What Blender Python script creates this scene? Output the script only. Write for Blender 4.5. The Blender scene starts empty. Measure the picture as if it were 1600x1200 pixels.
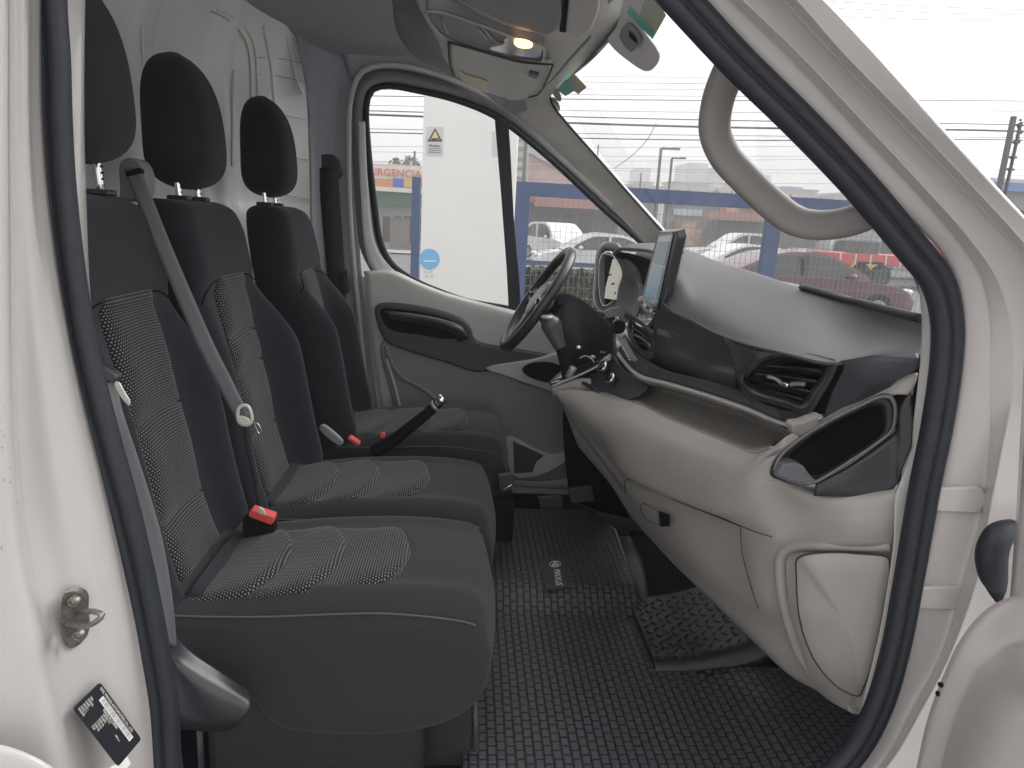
import bpy, bmesh, math, random
import numpy as np
from mathutils import Matrix, Vector
random.seed(7)
S = bpy.context.scene
COL = S.collection
R = math.radians
# ------------------------------------------------------------------ camera
FPX, CAMH = 1080.0, 1.75
PITCH, YAW, ROLL = 13.2, -4.16, 3.07
def _rx(a): return np.array([[1,0,0],[0,math.cos(a),-math.sin(a)],[0,math.sin(a),math.cos(a)]])
def _rz(a): return np.array([[math.cos(a),-math.sin(a),0],[math.sin(a),math.cos(a),0],[0,0,1]])
RM = _rz(R(YAW)) @ _rx(math.pi/2 - R(PITCH)) @ _rz(R(ROLL))
cd = bpy.data.cameras.new('camera'); cam = bpy.data.objects.new('camera', cd); COL.objects.link(cam)
cd.sensor_width = 36; cd.lens = 36*FPX/1600; cd.clip_start = .05; cd.clip_end = 2000
mw = Matrix.Identity(4)
for i in range(3):
    for j in range(3): mw[i][j] = RM[i][j]
mw[2][3] = CAMH
cam.matrix_world = mw
S.camera = cam
# ------------------------------------------------------------------ world, sun, exposure
W = bpy.data.worlds.new('World'); S.world = W; W.use_nodes = True
nt = W.node_tree; nt.nodes.clear()
sky = nt.nodes.new('ShaderNodeTexSky'); sky.sky_type = 'NISHITA'; sky.sun_disc = False
sky.sun_elevation = R(38); sky.sun_rotation = R(66); sky.air_density = 1.0; sky.dust_density = 4; sky.ozone_density = 1
hs = nt.nodes.new('ShaderNodeHueSaturation'); hs.inputs['Saturation'].default_value = .10
mxw = nt.nodes.new('ShaderNodeMix'); mxw.data_type = 'RGBA'; mxw.inputs[0].default_value = .55
mxw.inputs[7].default_value = (13.7, 13.3, 13.5, 1)      # the even cloud deck
bg = nt.nodes.new('ShaderNodeBackground'); bg.inputs[1].default_value = .15
wo = nt.nodes.new('ShaderNodeOutputWorld')
nt.links.new(sky.outputs[0], hs.inputs['Color']); nt.links.new(hs.outputs[0], mxw.inputs[6])
nt.links.new(mxw.outputs[2], bg.inputs[0]); nt.links.new(bg.outputs[0], wo.inputs[0])
sd = bpy.data.lights.new('sun', 'SUN'); sd.energy = 2.6; sd.angle = R(40); sd.color = (1, .96, .92)
sun = bpy.data.objects.new('sun', sd); COL.objects.link(sun)
_e = R(38)      # weak sun behind cloud, ahead of the van on its far side
sun_dir = Vector((math.sin(R(66))*math.cos(_e), math.cos(R(66))*math.cos(_e), math.sin(_e)))
sun.rotation_euler = sun_dir.to_track_quat('Z', 'Y').to_euler(); sun.location = (0, -5, 12)
S.view_settings.view_transform = 'Standard'; S.view_settings.look = 'None'
S.view_settings.gamma = 1; S.view_settings.use_curve_mapping = False
S.view_settings.exposure = 0.45
S.render.engine = 'CYCLES'
S.cycles.max_bounces = 10; S.cycles.diffuse_bounces = 6; S.cycles.transparent_max_bounces = 16

# ------------------------------------------------------------------ geometry helpers
O = np.array([0, 0, CAMH])
def ray(px, py): return RM @ np.array([(px-800)/FPX, -(py-600)/FPX, -1.0])
def PY(px, py, Y): d = ray(px, py); return d*(Y/d[1]) + O
def PZ(px, py, Z): d = ray(px, py); return d*((Z-CAMH)/d[2]) + O
def PX(px, py, X): d = ray(px, py); return d*(X/d[0]) + O
def PP(px, py, p0, n):
    d = ray(px, py); n = np.array(n, float); t = np.dot(np.array(p0)-O, n)/np.dot(d, n); return d*t + O
def T(l, Y=None): return [PY(p[0], p[1], p[2] if len(p) > 2 else Y) for p in l]
def TZ(l, Z): return [PZ(p[0], p[1], Z) for p in l]
def cr(P, n, closed=False, smooth=True):
    """resample a polyline to n points by arc length, Catmull-Rom smoothed"""
    P = [np.array(p, float) for p in P]
    if smooth and len(P) > 2:
        out = []; m = len(P); K = 10
        rng = range(m if closed else m-1)
        for i in rng:
            if closed: p0, p1, p2, p3 = P[(i-1) % m], P[i], P[(i+1) % m], P[(i+2) % m]
            else:
                p1, p2 = P[i], P[i+1]
                p0 = P[i-1] if i > 0 else 2*p1-p2
                p3 = P[i+2] if i+2 < m else 2*p2-p1
            d1 = max(np.linalg.norm(p1-p0), 1e-6)**.5; d2 = max(np.linalg.norm(p2-p1), 1e-6)**.5; d3 = max(np.linalg.norm(p3-p2), 1e-6)**.5
            t1 = (p1-p0)/d1-(p2-p0)/(d1+d2)+(p2-p1)/d2; t2 = (p2-p1)/d2-(p3-p1)/(d2+d3)+(p3-p2)/d3
            t1 = t1*d2; t2 = t2*d2
            for k in range(K):
                t = k/K
                out.append((2*t**3-3*t**2+1)*p1+(t**3-2*t**2+t)*t1+(-2*t**3+3*t**2)*p2+(t**3-t**2)*t2)
        out.append(P[0] if closed else P[-1])
    else:
        out = P + ([P[0]] if closed else [])
    if n is None: return out[:-1] if closed else out
    L = [0]
    for a, b in zip(out, out[1:]): L.append(L[-1]+np.linalg.norm(b-a))
    res = []; j = 0
    for k in range(n):
        s = L[-1]*k/(n if closed else n-1)
        while j < len(L)-2 and L[j+1] < s: j += 1
        t = (s-L[j])/max(L[j+1]-L[j], 1e-9); res.append(out[j]*(1-t)+out[j+1]*t)
    return res

def link(o, parent, kind=None):
    COL.objects.link(o)
    if parent is not None:
        o.parent = parent
        if parent.type == 'EMPTY' and not parent.get('_local'):
            o.matrix_parent_inverse = Matrix.Translation(-parent.location)
    if kind: o['kind'] = kind
    return o
def mesh(name, verts, faces, mat, parent=None, smooth=True, uvs=None, thick=0, bevel=0, seg=2, sub=0, angle=None, off=-1, kind=None, recalc=True):
    me = bpy.data.meshes.new(name)
    me.from_pydata([tuple(float(c) for c in v) for v in verts], [], faces)
    (me.materials.append(mat) if mat else None)
    if uvs is not None:
        l = me.uv_layers.new(name='uv')
        for p in me.polygons:
            for li, vi in zip(p.loop_indices, p.vertices): l.data[li].uv = uvs[vi]
    if recalc:
        bm = bmesh.new(); bm.from_mesh(me); bmesh.ops.recalc_face_normals(bm, faces=bm.faces); bm.to_mesh(me); bm.free()
    if smooth: me.polygons.foreach_set('use_smooth', [True]*len(me.polygons))
    if smooth and angle: me.set_sharp_from_angle(angle=R(angle))
    me.update()
    o = bpy.data.objects.new(name, me); link(o, parent, kind)
    if thick:
        m = o.modifiers.new('solid', 'SOLIDIFY'); m.thickness = thick; m.offset = off; m.use_even_offset = False
    if bevel:
        m = o.modifiers.new('bevel', 'BEVEL'); m.width = bevel; m.segments = seg; m.limit_method = 'ANGLE'; m.angle_limit = R(35); m.harden_normals = False
    if sub:
        m = o.modifiers.new('sub', 'SUBSURF'); m.levels = sub; m.render_levels = sub
    return o
def grid_faces(nr, nc, closed_c=False, closed_r=False):
    F = []
    for i in range(nr if closed_r else nr-1):
        for j in range(nc if closed_c else nc-1):
            a = i*nc+j; b = i*nc+(j+1) % nc; c = ((i+1) % nr)*nc+(j+1) % nc; d = ((i+1) % nr)*nc+j
            F.append((a, b, c, d))
    return F
def surf(name, curves, mat, parent, n=40, m=6, closed=False, thick=0, across=True, kind=None, csmooth=True, angle=None):
    rows = [cr(c, n, closed, csmooth) for c in curves]
    if across and len(rows) > 2:
        cols = [cr([r[j] for r in rows], None, False, True)[::max(1, 10//m)] for j in range(n)]
        mr = min(len(c) for c in cols); rows = [[cols[j][i] for j in range(n)] for i in range(mr)]
    elif across:
        rows = [[rows[0][j]*(1-t)+rows[-1][j]*t for j in range(n)] for t in np.linspace(0, 1, m+1)]
    V = []; U = []
    vs = 0
    for i, r in enumerate(rows):
        if i: vs += float(np.mean([np.linalg.norm(r[j]-rows[i-1][j]) for j in range(n)]))
        us = 0
        for j, p in enumerate(r):
            if j: us += float(np.linalg.norm(p-r[j-1]))
            V.append(p); U.append((us, vs))
    o = mesh(name, V, grid_faces(len(rows), n, closed), mat, parent, True, U, thick=0, kind=kind, angle=angle)
    # make the normals face the camera side, so thickness grows away from it
    me = o.data; c = sum((p.normal.dot(Vector(O)-p.center)*p.area for p in me.polygons))
    if c < 0: me.flip_normals()
    if thick:
        md = o.modifiers.new('solid', 'SOLIDIFY'); md.thickness = thick; md.offset = -1
    return o
def sweep(name, path, prof, mat, parent, closed=False, up=(0, 1, 0), n=None, caps=True, smooth=True, taper=None, angle=None):
    """prof: list of (a, b); a along side vector, b along up"""
    P = cr(path, n or max(8, len(path)*6), closed, smooth); N = len(P); up = np.array(up, float)
    V = []; U = []; k = len(prof); s = 0
    for i, p in enumerate(P):
        t = P[(i+1) % N]-P[i-1] if (closed or 0 < i < N-1) else (P[1]-P[0] if i == 0 else P[-1]-P[-2])
        t = t/np.linalg.norm(t); side = np.cross(t, up); side /= np.linalg.norm(side); u2 = np.cross(side, t)
        q = taper(i/(N-1)) if taper else 1
        if i: s += np.linalg.norm(p-P[i-1])
        for jj, (a, b) in enumerate(prof): V.append(p+side*a*q+u2*b*q); U.append((s, jj*.01))
    F = grid_faces(N, k, True, closed)
    if caps and not closed: F += [tuple(range(k))[::-1], tuple((N-1)*k+j for j in range(k))]
    return mesh(name, V, F, mat, parent, True, U, angle=angle)
def circ(r, n=12, ry=None): return [(r*math.cos(2*math.pi*i/n), (ry or r)*math.sin(2*math.pi*i/n)) for i in range(n)]
def srect(a, b, p=4, n=20):
    o = []
    for i in range(n):
        c, s = math.cos(2*math.pi*i/n), math.sin(2*math.pi*i/n)
        o.append((a*math.copysign(abs(c)**(2/p), c), b*math.copysign(abs(s)**(2/p), s)))
    return o
def tube(name, path, r, mat, parent, closed=False, n=None, up=(0.03, 1, .02), k=10, smooth=True): return sweep(name, path, circ(r, k), mat, parent, closed, up, n, smooth=smooth)
def prism(name, pts, depth, mat, parent, bevel=.003, seg=2, smooth_out=0, kind=None, angle=40):
    """planar outline pushed along depth (vector)"""
    if smooth_out: pts = cr(pts, smooth_out, True)
    pts = [np.array(p, float) for p in pts]; n = len(pts); d = np.array(depth, float)
    V = pts+[p+d for p in pts]
    F = [tuple(range(n)), tuple(range(2*n-1, n-1, -1))]+[(i, (i+1) % n, n+(i+1) % n, n+i) for i in range(n)]
    o = mesh(name, V, F, mat, parent, True, angle=angle, kind=kind)
    if bevel:
        m = o.modifiers.new('bevel', 'BEVEL'); m.width = bevel; m.segments = seg; m.limit_method = 'ANGLE'; m.angle_limit = R(30)
    return o
def plate(name, px, Y, thick, mat, parent, bevel=.003, smooth_out=0, seg=2): return prism(name, T(px, Y), (0, thick, 0), mat, parent, bevel, seg, smooth_out)
def box(name, c, s, mat, parent, bevel=.004, rot=None, seg=2, kind=None):
    V = [np.array([x, y, z])*np.array(s)/2 for z in (-1, 1) for y in (-1, 1) for x in (-1, 1)]
    if rot is not None: V = [np.array(rot) @ v for v in V]
    V = [v+np.array(c) for v in V]
    F = [(0, 2, 3, 1), (4, 5, 7, 6), (0, 1, 5, 4), (2, 6, 7, 3), (0, 4, 6, 2), (1, 3, 7, 5)]
    o = mesh(name, V, F, mat, parent, True, angle=40, kind=kind)
    if bevel:
        m = o.modifiers.new('bevel', 'BEVEL'); m.width = bevel; m.segments = seg; m.limit_method = 'ANGLE'; m.angle_limit = R(30)
    return o
class MB:
    def __init__(s): s.V = []; s.F = []
    def box(s, x0, x1, y0, y1, z0, z1):
        b = len(s.V); s.V += [(x, y, z) for z in (z0, z1) for y in (y0, y1) for x in (x0, x1)]
        s.F += [tuple(b+i for i in f) for f in [(0, 2, 3, 1), (4, 5, 7, 6), (0, 1, 5, 4), (2, 6, 7, 3), (0, 4, 6, 2), (1, 3, 7, 5)]]; return s
    def bar(s, a, b_, r, k=6):
        a = np.array(a, float); b_ = np.array(b_, float); t = b_-a; t /= np.linalg.norm(t)
        u = np.cross(t, (0, 0, 1) if abs(t[2]) < .9 else (1, 0, 0)); u /= np.linalg.norm(u); v = np.cross(t, u); n = len(s.V)
        for p in (a, b_):
            for i in range(k): an = 2*math.pi*i/k; s.V.append(tuple(p+u*r*math.cos(an)+v*r*math.sin(an)))
        s.F += [(n+i, n+(i+1) % k, n+k+(i+1) % k, n+k+i) for i in range(k)]+[tuple(n+i for i in range(k))[::-1], tuple(n+k+i for i in range(k))]; return s
    def ell(s, c, r, nu=10, nv=8):
        n = len(s.V)
        for i in range(nv+1):
            th = math.pi*i/nv
            for j in range(nu):
                ph = 2*math.pi*j/nu; s.V.append((c[0]+r[0]*math.sin(th)*math.cos(ph), c[1]+r[1]*math.sin(th)*math.sin(ph), c[2]+r[2]*math.cos(th)))
        for i in range(nv):
            for j in range(nu): s.F.append((n+i*nu+j, n+i*nu+(j+1) % nu, n+(i+1)*nu+(j+1) % nu, n+(i+1)*nu+j))
        return s
    def quad(s, a, b, c, d): n = len(s.V); s.V += [tuple(a), tuple(b), tuple(c), tuple(d)]; s.F.append((n, n+1, n+2, n+3)); return s
    def build(s, name, mat, parent=None, smooth=False, bevel=0, kind=None, angle=None): return mesh(name, s.V, s.F, mat, parent, smooth, bevel=bevel, kind=kind, recalc=True, angle=angle)
def text(name, st, size, org, xd, yd, mat, parent, ext=.0006, align='LEFT', kind=None):
    c = bpy.data.curves.new(name, 'FONT'); c.body = st; c.size = size; c.extrude = ext/size*size; c.align_x = align; c.resolution_u = 3
    to = bpy.data.objects.new(name, c); COL.objects.link(to)
    dg = bpy.context.evaluated_depsgraph_get(); me = bpy.data.meshes.new_from_object(to.evaluated_get(dg))
    bpy.data.objects.remove(to); me.materials.clear(); me.materials.append(mat)
    xd = Vector(xd).normalized(); yd = Vector(yd); yd = (yd-xd*yd.dot(xd)).normalized(); zd = xd.cross(yd)
    M = Matrix([[xd[i], yd[i], zd[i], org[i]] for i in range(3)]+[[0, 0, 0, 1]])
    me.transform(M); me.name = name
    o = bpy.data.objects.new(name, me); return link(o, parent, kind)
def tag(o, label=None, cat=None, group=None, kind=None):
    if label: o['label'] = label
    if cat: o['category'] = cat
    if group: o['group'] = group
    if kind: o['kind'] = kind
    return o
def empty(name, loc, label=None, cat=None, group=None, local=False):
    o = bpy.data.objects.new(name, None); o.location = loc; o.empty_display_size = .1; COL.objects.link(o)
    if local: o['_local'] = 1
    return tag(o, label, cat, group)
def copy_tree(o, parent=None):
    c = o.copy(); COL.objects.link(c); c.parent = parent
    for ch in [x for x in bpy.data.objects if x.parent == o]: copy_tree(ch, c)
    return c

# ------------------------------------------------------------------ materials
MATS = {}
def mat(name, col, rough=.5, metal=0, noise=0, nscale=40, bump=0, bscale=200, coat=0, spec=.5, sheen=0, emit=None, estr=0, trans=0):
    m = bpy.data.materials.new(name); m.use_nodes = True; n = m.node_tree.nodes; l = m.node_tree.links
    b = n['Principled BSDF']; b.inputs['Base Color'].default_value = (*col, 1); b.inputs['Roughness'].default_value = rough
    b.inputs['Metallic'].default_value = metal; b.inputs['Coat Weight'].default_value = coat; b.inputs['Coat Roughness'].default_value = .08
    b.inputs['Specular IOR Level'].default_value = spec
    if sheen: b.inputs['Sheen Weight'].default_value = sheen; b.inputs['Sheen Roughness'].default_value = .4
    if emit: b.inputs['Emission Color'].default_value = (*emit, 1); b.inputs['Emission Strength'].default_value = estr
    tc = n.new('ShaderNodeTexCoord')
    if noise:
        t = n.new('ShaderNodeTexNoise'); t.inputs['Scale'].default_value = nscale; t.inputs['Detail'].default_value = 5
        l.new(tc.outputs['Object'], t.inputs['Vector'])
        r = n.new('ShaderNodeValToRGB'); r.color_ramp.elements[0].position = .3; r.color_ramp.elements[1].position = .7
        r.color_ramp.elements[0].color = (*[c*(1-noise) for c in col], 1); r.color_ramp.elements[1].color = (*[min(1, c*(1+noise)) for c in col], 1)
        l.new(t.outputs['Fac'], r.inputs['Fac']); l.new(r.outputs[0], b.inputs['Base Color'])
        r2 = n.new('ShaderNodeMapRange'); r2.inputs[3].default_value = max(0, rough-.08); r2.inputs[4].default_value = min(1, rough+.08)
        l.new(t.outputs['Fac'], r2.inputs[0]); l.new(r2.outputs[0], b.inputs['Roughness'])
    if bump:
        t2 = n.new('ShaderNodeTexNoise'); t2.inputs['Scale'].default_value = bscale; t2.inputs['Detail'].default_value = 3
        l.new(tc.outputs['Object'], t2.inputs['Vector'])
        bp = n.new('ShaderNodeBump'); bp.inputs['Strength'].default_value = bump; bp.inputs['Distance'].default_value = .002
        l.new(t2.outputs['Fac'], bp.inputs['Height']); l.new(bp.outputs[0], b.inputs['Normal'])
    MATS[name] = m; return m
def math_node(n, l, op, a, b=None):
    x = n.new('ShaderNodeMath'); x.operation = op
    for i, v in enumerate((a, b)):
        if v is None: continue
        if hasattr(v, 'is_linked'): l.new(v, x.inputs[i])
        else: x.inputs[i].default_value = v
    return x.outputs[0]
def dotfabric(name, base, dot, pu=.0060, pv=.0058, fill=.30):
    m = mat(name, base, .95, bump=.35, bscale=1500, sheen=.15, spec=.2); n = m.node_tree.nodes; l = m.node_tree.links; b = n['Principled BSDF']
    uv = n.new('ShaderNodeUVMap'); uv.uv_map = 'uv'; sp = n.new('ShaderNodeSeparateXYZ'); l.new(uv.outputs[0], sp.inputs[0])
    M = lambda op, a, b_=None: math_node(n, l, op, a, b_)
    v = M('DIVIDE', sp.outputs[1], pv); row = M('FLOOR', v); odd = M('MULTIPLY', M('MODULO', row, 2.0), .5)
    u = M('ADD', M('DIVIDE', sp.outputs[0], pu), odd)
    fu = M('ABSOLUTE', M('SUBTRACT', M('FRACT', u), .5)); fv = M('ABSOLUTE', M('SUBTRACT', M('FRACT', v), .5))
    d = M('SQRT', M('ADD', M('POWER', M('MULTIPLY', fu, 1.0), 2.0), M('POWER', fv, 2.0)))
    mr = n.new('ShaderNodeMapRange'); mr.inputs[1].default_value = fill*.62; mr.inputs[2].default_value = fill; mr.inputs[3].default_value = 1; mr.inputs[4].default_value = 0
    l.new(d, mr.inputs[0])
    ns = n.new('ShaderNodeTexNoise'); ns.inputs['Scale'].default_value = 60; tc = n.new('ShaderNodeTexCoord'); l.new(tc.outputs['Object'], ns.inputs['Vector'])
    fac = M('MULTIPLY', mr.outputs[0], M('ADD', M('MULTIPLY', ns.outputs['Fac'], .7), .6))
    mx = n.new('ShaderNodeMix'); mx.data_type = 'RGBA'; mx.inputs[6].default_value = (*base, 1); mx.inputs[7].default_value = (*dot, 1)
    l.new(fac, mx.inputs[0]); l.new(mx.outputs[2], b.inputs['Base Color'])
    return m
def glassmat(name, tint=(.93, .95, .95), refl=.12):
    m = bpy.data.materials.new(name); m.use_nodes = True; n = m.node_tree.nodes; l = m.node_tree.links; n.clear()
    o = n.new('ShaderNodeOutputMaterial'); t = n.new('ShaderNodeBsdfTransparent'); t.inputs[0].default_value = (*tint, 1)
    g = n.new('ShaderNodeBsdfGlossy'); g.inputs['Roughness'].default_value = .02; mx = n.new('ShaderNodeMixShader')
    f = n.new('ShaderNodeFresnel'); f.inputs[0].default_value = 1.45
    sc_ = math_node(n, l, 'MULTIPLY', f.outputs[0], refl); l.new(sc_, mx.inputs[0]); l.new(t.outputs[0], mx.inputs[1]); l.new(g.outputs[0], mx.inputs[2]); l.new(mx.outputs[0], o.inputs[0])
    return m
paint = mat('white_paint', (.50, .482, .468), .28, coat=.6, bump=.02, bscale=500)
paint_in = mat('grey_inner_paint', (.76, .77, .75), .35, coat=.3)
rubber = mat('black_rubber', (.016, .020, .028), .55, noise=.2, nscale=80, bump=.2, bscale=900)
fabric = mat('charcoal_fabric', (.019, .021, .026), .92, noise=.22, nscale=260, bump=.5, bscale=1400, sheen=.12, spec=.25)
fabric2 = mat('charcoal_fabric_light', (.028, .030, .032), .9, noise=.15, nscale=300, bump=.5, bscale=1400, sheen=.12, spec=.25)
dots = dotfabric('dotted_fabric', (.013, .014, .017), (.21, .21, .215))
piping = mat('piping_thread', (.07, .072, .078), .8)
headl = mat('grey_headliner', (.32, .335, .365), .9, noise=.05, nscale=40, bump=.2, bscale=700)
trim = mat('light_grey_trim', (.46, .455, .435), .55, noise=.04, nscale=15, bump=.12, bscale=900)
trimd = mat('mid_grey_trim', (.20, .205, .212), .6, noise=.05, nscale=20, bump=.12, bscale=900)
beige = mat('greige_plastic', (.315, .302, .280), .5, noise=.04, nscale=9, bump=.12, bscale=1100)
beige2 = mat('greige_door_plastic', (.34, .322, .312), .55, noise=.04, nscale=9, bump=.25, bscale=700)
dark = mat('dark_plastic', (.042, .045, .053), .5, noise=.12, nscale=60, bump=.2, bscale=900)
darks = mat('dark_satin_plastic', (.028, .03, .035), .32, noise=.1, nscale=60)
pad = mat('grained_dash_pad', (.115, .115, .12), .62, noise=.06, nscale=30, bump=.45, bscale=650)
black = mat('deep_black', (.008, .009, .011), .85, spec=.12)
gloss = mat('gloss_black', (.012, .013, .015), .12, coat=.5)
chrome = mat('chrome', (.75, .75, .76), .16, metal=1)
satin = mat('satin_silver', (.34, .335, .33), .42, metal=.4)
steel = mat('worn_steel', (.26, .24, .22), .45, metal=.8, noise=.25, nscale=120)
webbing = mat('belt_webbing', (.13, .134, .145), .55, bump=.5, bscale=500)
webbing_d = mat('belt_webbing_dark', (.022, .024, .028), .7, bump=.5, bscale=500)
red = mat('red_plastic', (.62, .07, .06), .4)
buckw = mat('greige_metal', (.55, .54, .5), .35, metal=.3)
winglass = glassmat('window_glass')
screen = mat('screen_glass', (.02, .028, .032), .07, coat=1)
# ------------------------------------------------------------------ THE SETTING (ground levels in metres, van ahead of the camera)
def noise_floor(name, col, rough, s1, s2, k=.25): 
    return mat(name, col, rough, noise=k, nscale=s1, bump=.4, bscale=s2)
asph = noise_floor('asphalt', (.10, .10, .10), .8, 3, 60)
conc = noise_floor('forecourt_concrete', (.30, .29, .28), .8, 2, 40, .12)
pink = noise_floor('pink_paving', (.42, .33, .29), .85, 5, 50, .15)
def sheet(name, x0, x1, y0, y1, z, m):
    o = mesh(name, [(x0, y0, z), (x1, y0, z), (x1, y1, z), (x0, y1, z)], [(0, 1, 2, 3)], m, None, False); o['kind'] = 'structure'; return o
sheet('ground', -300, 300, -60, 420, -.02, asph)
sheet('forecourt', -60, 60, -20, 9.9, 0.0, conc)
def ell_mesh(c, r):
    m = MB(); m.ell(c, r, 14, 10); return m.V, m.F
# ================================================================== THE VAN
van = empty('cargo_van', (0, 2.0, 0), 'white cargo van seen through its open front passenger door, dark seats and greige dashboard inside', 'van')
# ---- near body side, left of the door opening (B pillar)
body = surf('body_pillar', [
    T([(-90,-60,.80),(-85,400,.80),(-60,800,.80),(-20,1260,.80)]),
    T([(2,-60,.82),(4,400,.82),(22,800,.83),(66,1060,.835),(96,1260,.835)]),
    T([(20,-60,.90),(24,300,.90),(48,800,.895),(92,1040,.88),(130,1260,.87)]),
    T([(38,-60,.915),(44,300,.915),(84,700,.915),(128,960,.925),(168,1260,.93)]),
    T([(50,-60,.955),(58,300,.955),(112,640,.95),(165,920,.955),(206,1260,.96)]),
    T([(66,-60,1.02),(70,200,1.02),(90,400,1.02),(122,580,1.02),(160,730,1.02),(200,890,1.02),(225,1000,1.02),(246,1130,1.02),(252,1260,1.02)])],
    paint, van, n=60, m=8, thick=.004)
surf('inner_pillar_edge', [
    T([(96,-60,1.04),(104,200,1.04),(120,390,1.04),(142,560,1.04),(160,660,1.04),(230,900,1.04),(262,1060,1.04)]),
    T([(130,-60,1.10),(130,200,1.10),(134,330,1.10),(141,460,1.10),(156,600,1.09),(172,700,1.09),(235,900,1.08),(262,1000,1.08)]),
    T([(134,-60,1.14),(132,200,1.14),(136,330,1.14),(140,460,1.14),(150,600,1.12),(160,700,1.12),(230,900,1.10),(255,1000,1.10)])], paint, van, n=40, m=5, thick=.003)
# rear side skin / sliding door edge low in the corner
sd_ = surf('side_door_skin', [T([(-160,1150,.74),(0,1163,.765),(60,1185,.77),(120,1225,.78)]), T([(-160,1156,.735),(0,1170,.76),(58,1192,.765),(110,1235,.77)]), T([(-160,1420,.73),(0,1420,.755),(60,1420,.76),(90,1420,.765)])], paint, van, n=20, thick=.02)
# rubber seal round the opening
sealpts = [(80,-60),(82,100),(89,260),(104,400),(127,540),(157,660),(196,800),(220,900),(240,1000),(256,1090),(264,1200),(290,1290),(420,1340),(900,1340),(1180,1290),(1318,1190),(1366,1113),(1396,1016),(1418,900),(1442,760),(1462,660),(1476,560),(1477,500),(1462,440),(1420,385),(1340,290),(1250,195),(1150,97),(1060,0),(1010,-55),(940,-110),(700,-160),(300,-160),(130,-130)]
def seal_prof(w):
    # ridge + groove cross-section, a across, b through the opening
    return [(-w,-.002),(-w*.93,-.012),(-w*.6,-.018),(-w*.25,-.017),(-w*.1,-.011),(0,-.009),(w*.08,-.015),(w*.3,-.022),(w*.65,-.023),(w*.92,-.014),(w,-.004),(w*.9,.004),(0,.008),(-w*.9,.008)]
seal = sweep('door_seal', T(sealpts, 1.025), seal_prof(.0245), rubber, van, True, (0,1,0), n=260)
# ---- right-hand jamb / A pillar outside the seal
J = []
J.append(T([(960,-110,1.03),(1075,-6,1.03),(1162,80,1.03),(1302,224,1.03),(1390,315,1.03),(1442,362,1.03),(1480,410,1.03),(1496,450,1.03),(1503,500,1.03),(1500,580,1.03),(1484,680,1.03),(1462,790,1.03),(1438,900,1.03),(1412,1020,1.03),(1378,1110,1.03),(1330,1190,1.03),(1250,1260,1.03)]))
J.append(T([(1030,-110,1.01),(1140,0,1.01),(1215,72,1.01),(1340,205,1.01),(1430,300,1.01),(1490,370,1.01),(1530,430,1.01),(1545,500,1.01),(1546,560,1.01),(1546,620,1.01),(1544,700,1.01),(1534,790,1.01),(1505,900,1.01),(1470,1020,1.01),(1424,1110,1.01),(1380,1190,1.01),(1300,1275,1.01)]))
J.append(T([(1048,-110,.985),(1160,0,.985),(1240,76,.985),(1362,205,.985),(1450,300,.985),(1512,370,.985),(1560,440,.985),(1580,510,.985),(1584,570,.985),(1580,630,.985),(1566,700,.975),(1548,790,.96),(1528,900,.95),(1486,1020,.94),(1440,1110,.94),(1392,1190,.94),(1310,1280,.94)]))
J.append(T([(1100,-110,.985),(1214,-10,.985),(1300,82,.985),(1420,205,.98),(1520,310,.975),(1600,400,.965),(1640,470,.96),(1660,530,.955),(1664,590,.95),(1655,640,.945),(1640,720,.935),(1620,800,.92),(1600,900,.91),(1560,1020,.91),(1520,1110,.91),(1450,1190,.91),(1350,1290,.91)]))
J.append(T([(1118,-110,.93),(1234,-10,.93),(1316,82,.93),(1436,205,.925),(1536,310,.92),(1612,395,.91),(1660,460,.90),(1690,530,.89),(1700,590,.885),(1700,650,.88),(1690,720,.88),(1680,800,.87),(1660,900,.86),(1620,1020,.86),(1570,1110,.86),(1490,1190,.86),(1380,1300,.86)]))
J.append(T([(1165,-110,.915),(1281,-4,.915),(1370,90,.91),(1480,214,.905),(1600,343,.90),(1700,440,.88),(1740,500,.87),(1760,560,.86),(1770,620,.86),(1770,680,.86),(1770,740,.86),(1760,820,.85),(1740,900,.85),(1700,1020,.85),(1650,1110,.85),(1560,1190,.85),(1430,1310,.85)]))
J = [np.array(cr(c, 90)) for c in J]
JR = []
for k in range(5): JR += [J[k]]+([J[k]*.86+J[k+1]*.14, J[k]*.14+J[k+1]*.86] if k else [])
JR.append(J[5])
jamb = surf('body_jamb', JR, paint, van, n=90, m=5, thick=.006)
# pressed ribs of the jamb, its recess, the door hinge flange
for k,(ya,yb) in enumerate([(762,800),(918,952)]):
    xa = 1470-(ya-762)*.27
    prism('pressed_rib', cr(T([(xa,ya,1.019),(1535-k*28,ya-2,1.006),(1545-k*28,(ya+yb)/2,1.0),(1530-k*28,yb+3,1.006),(xa-8,yb,1.019)]),24,True,False), (0,.02,0), paint, body if False else jamb, .004, 3)
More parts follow.
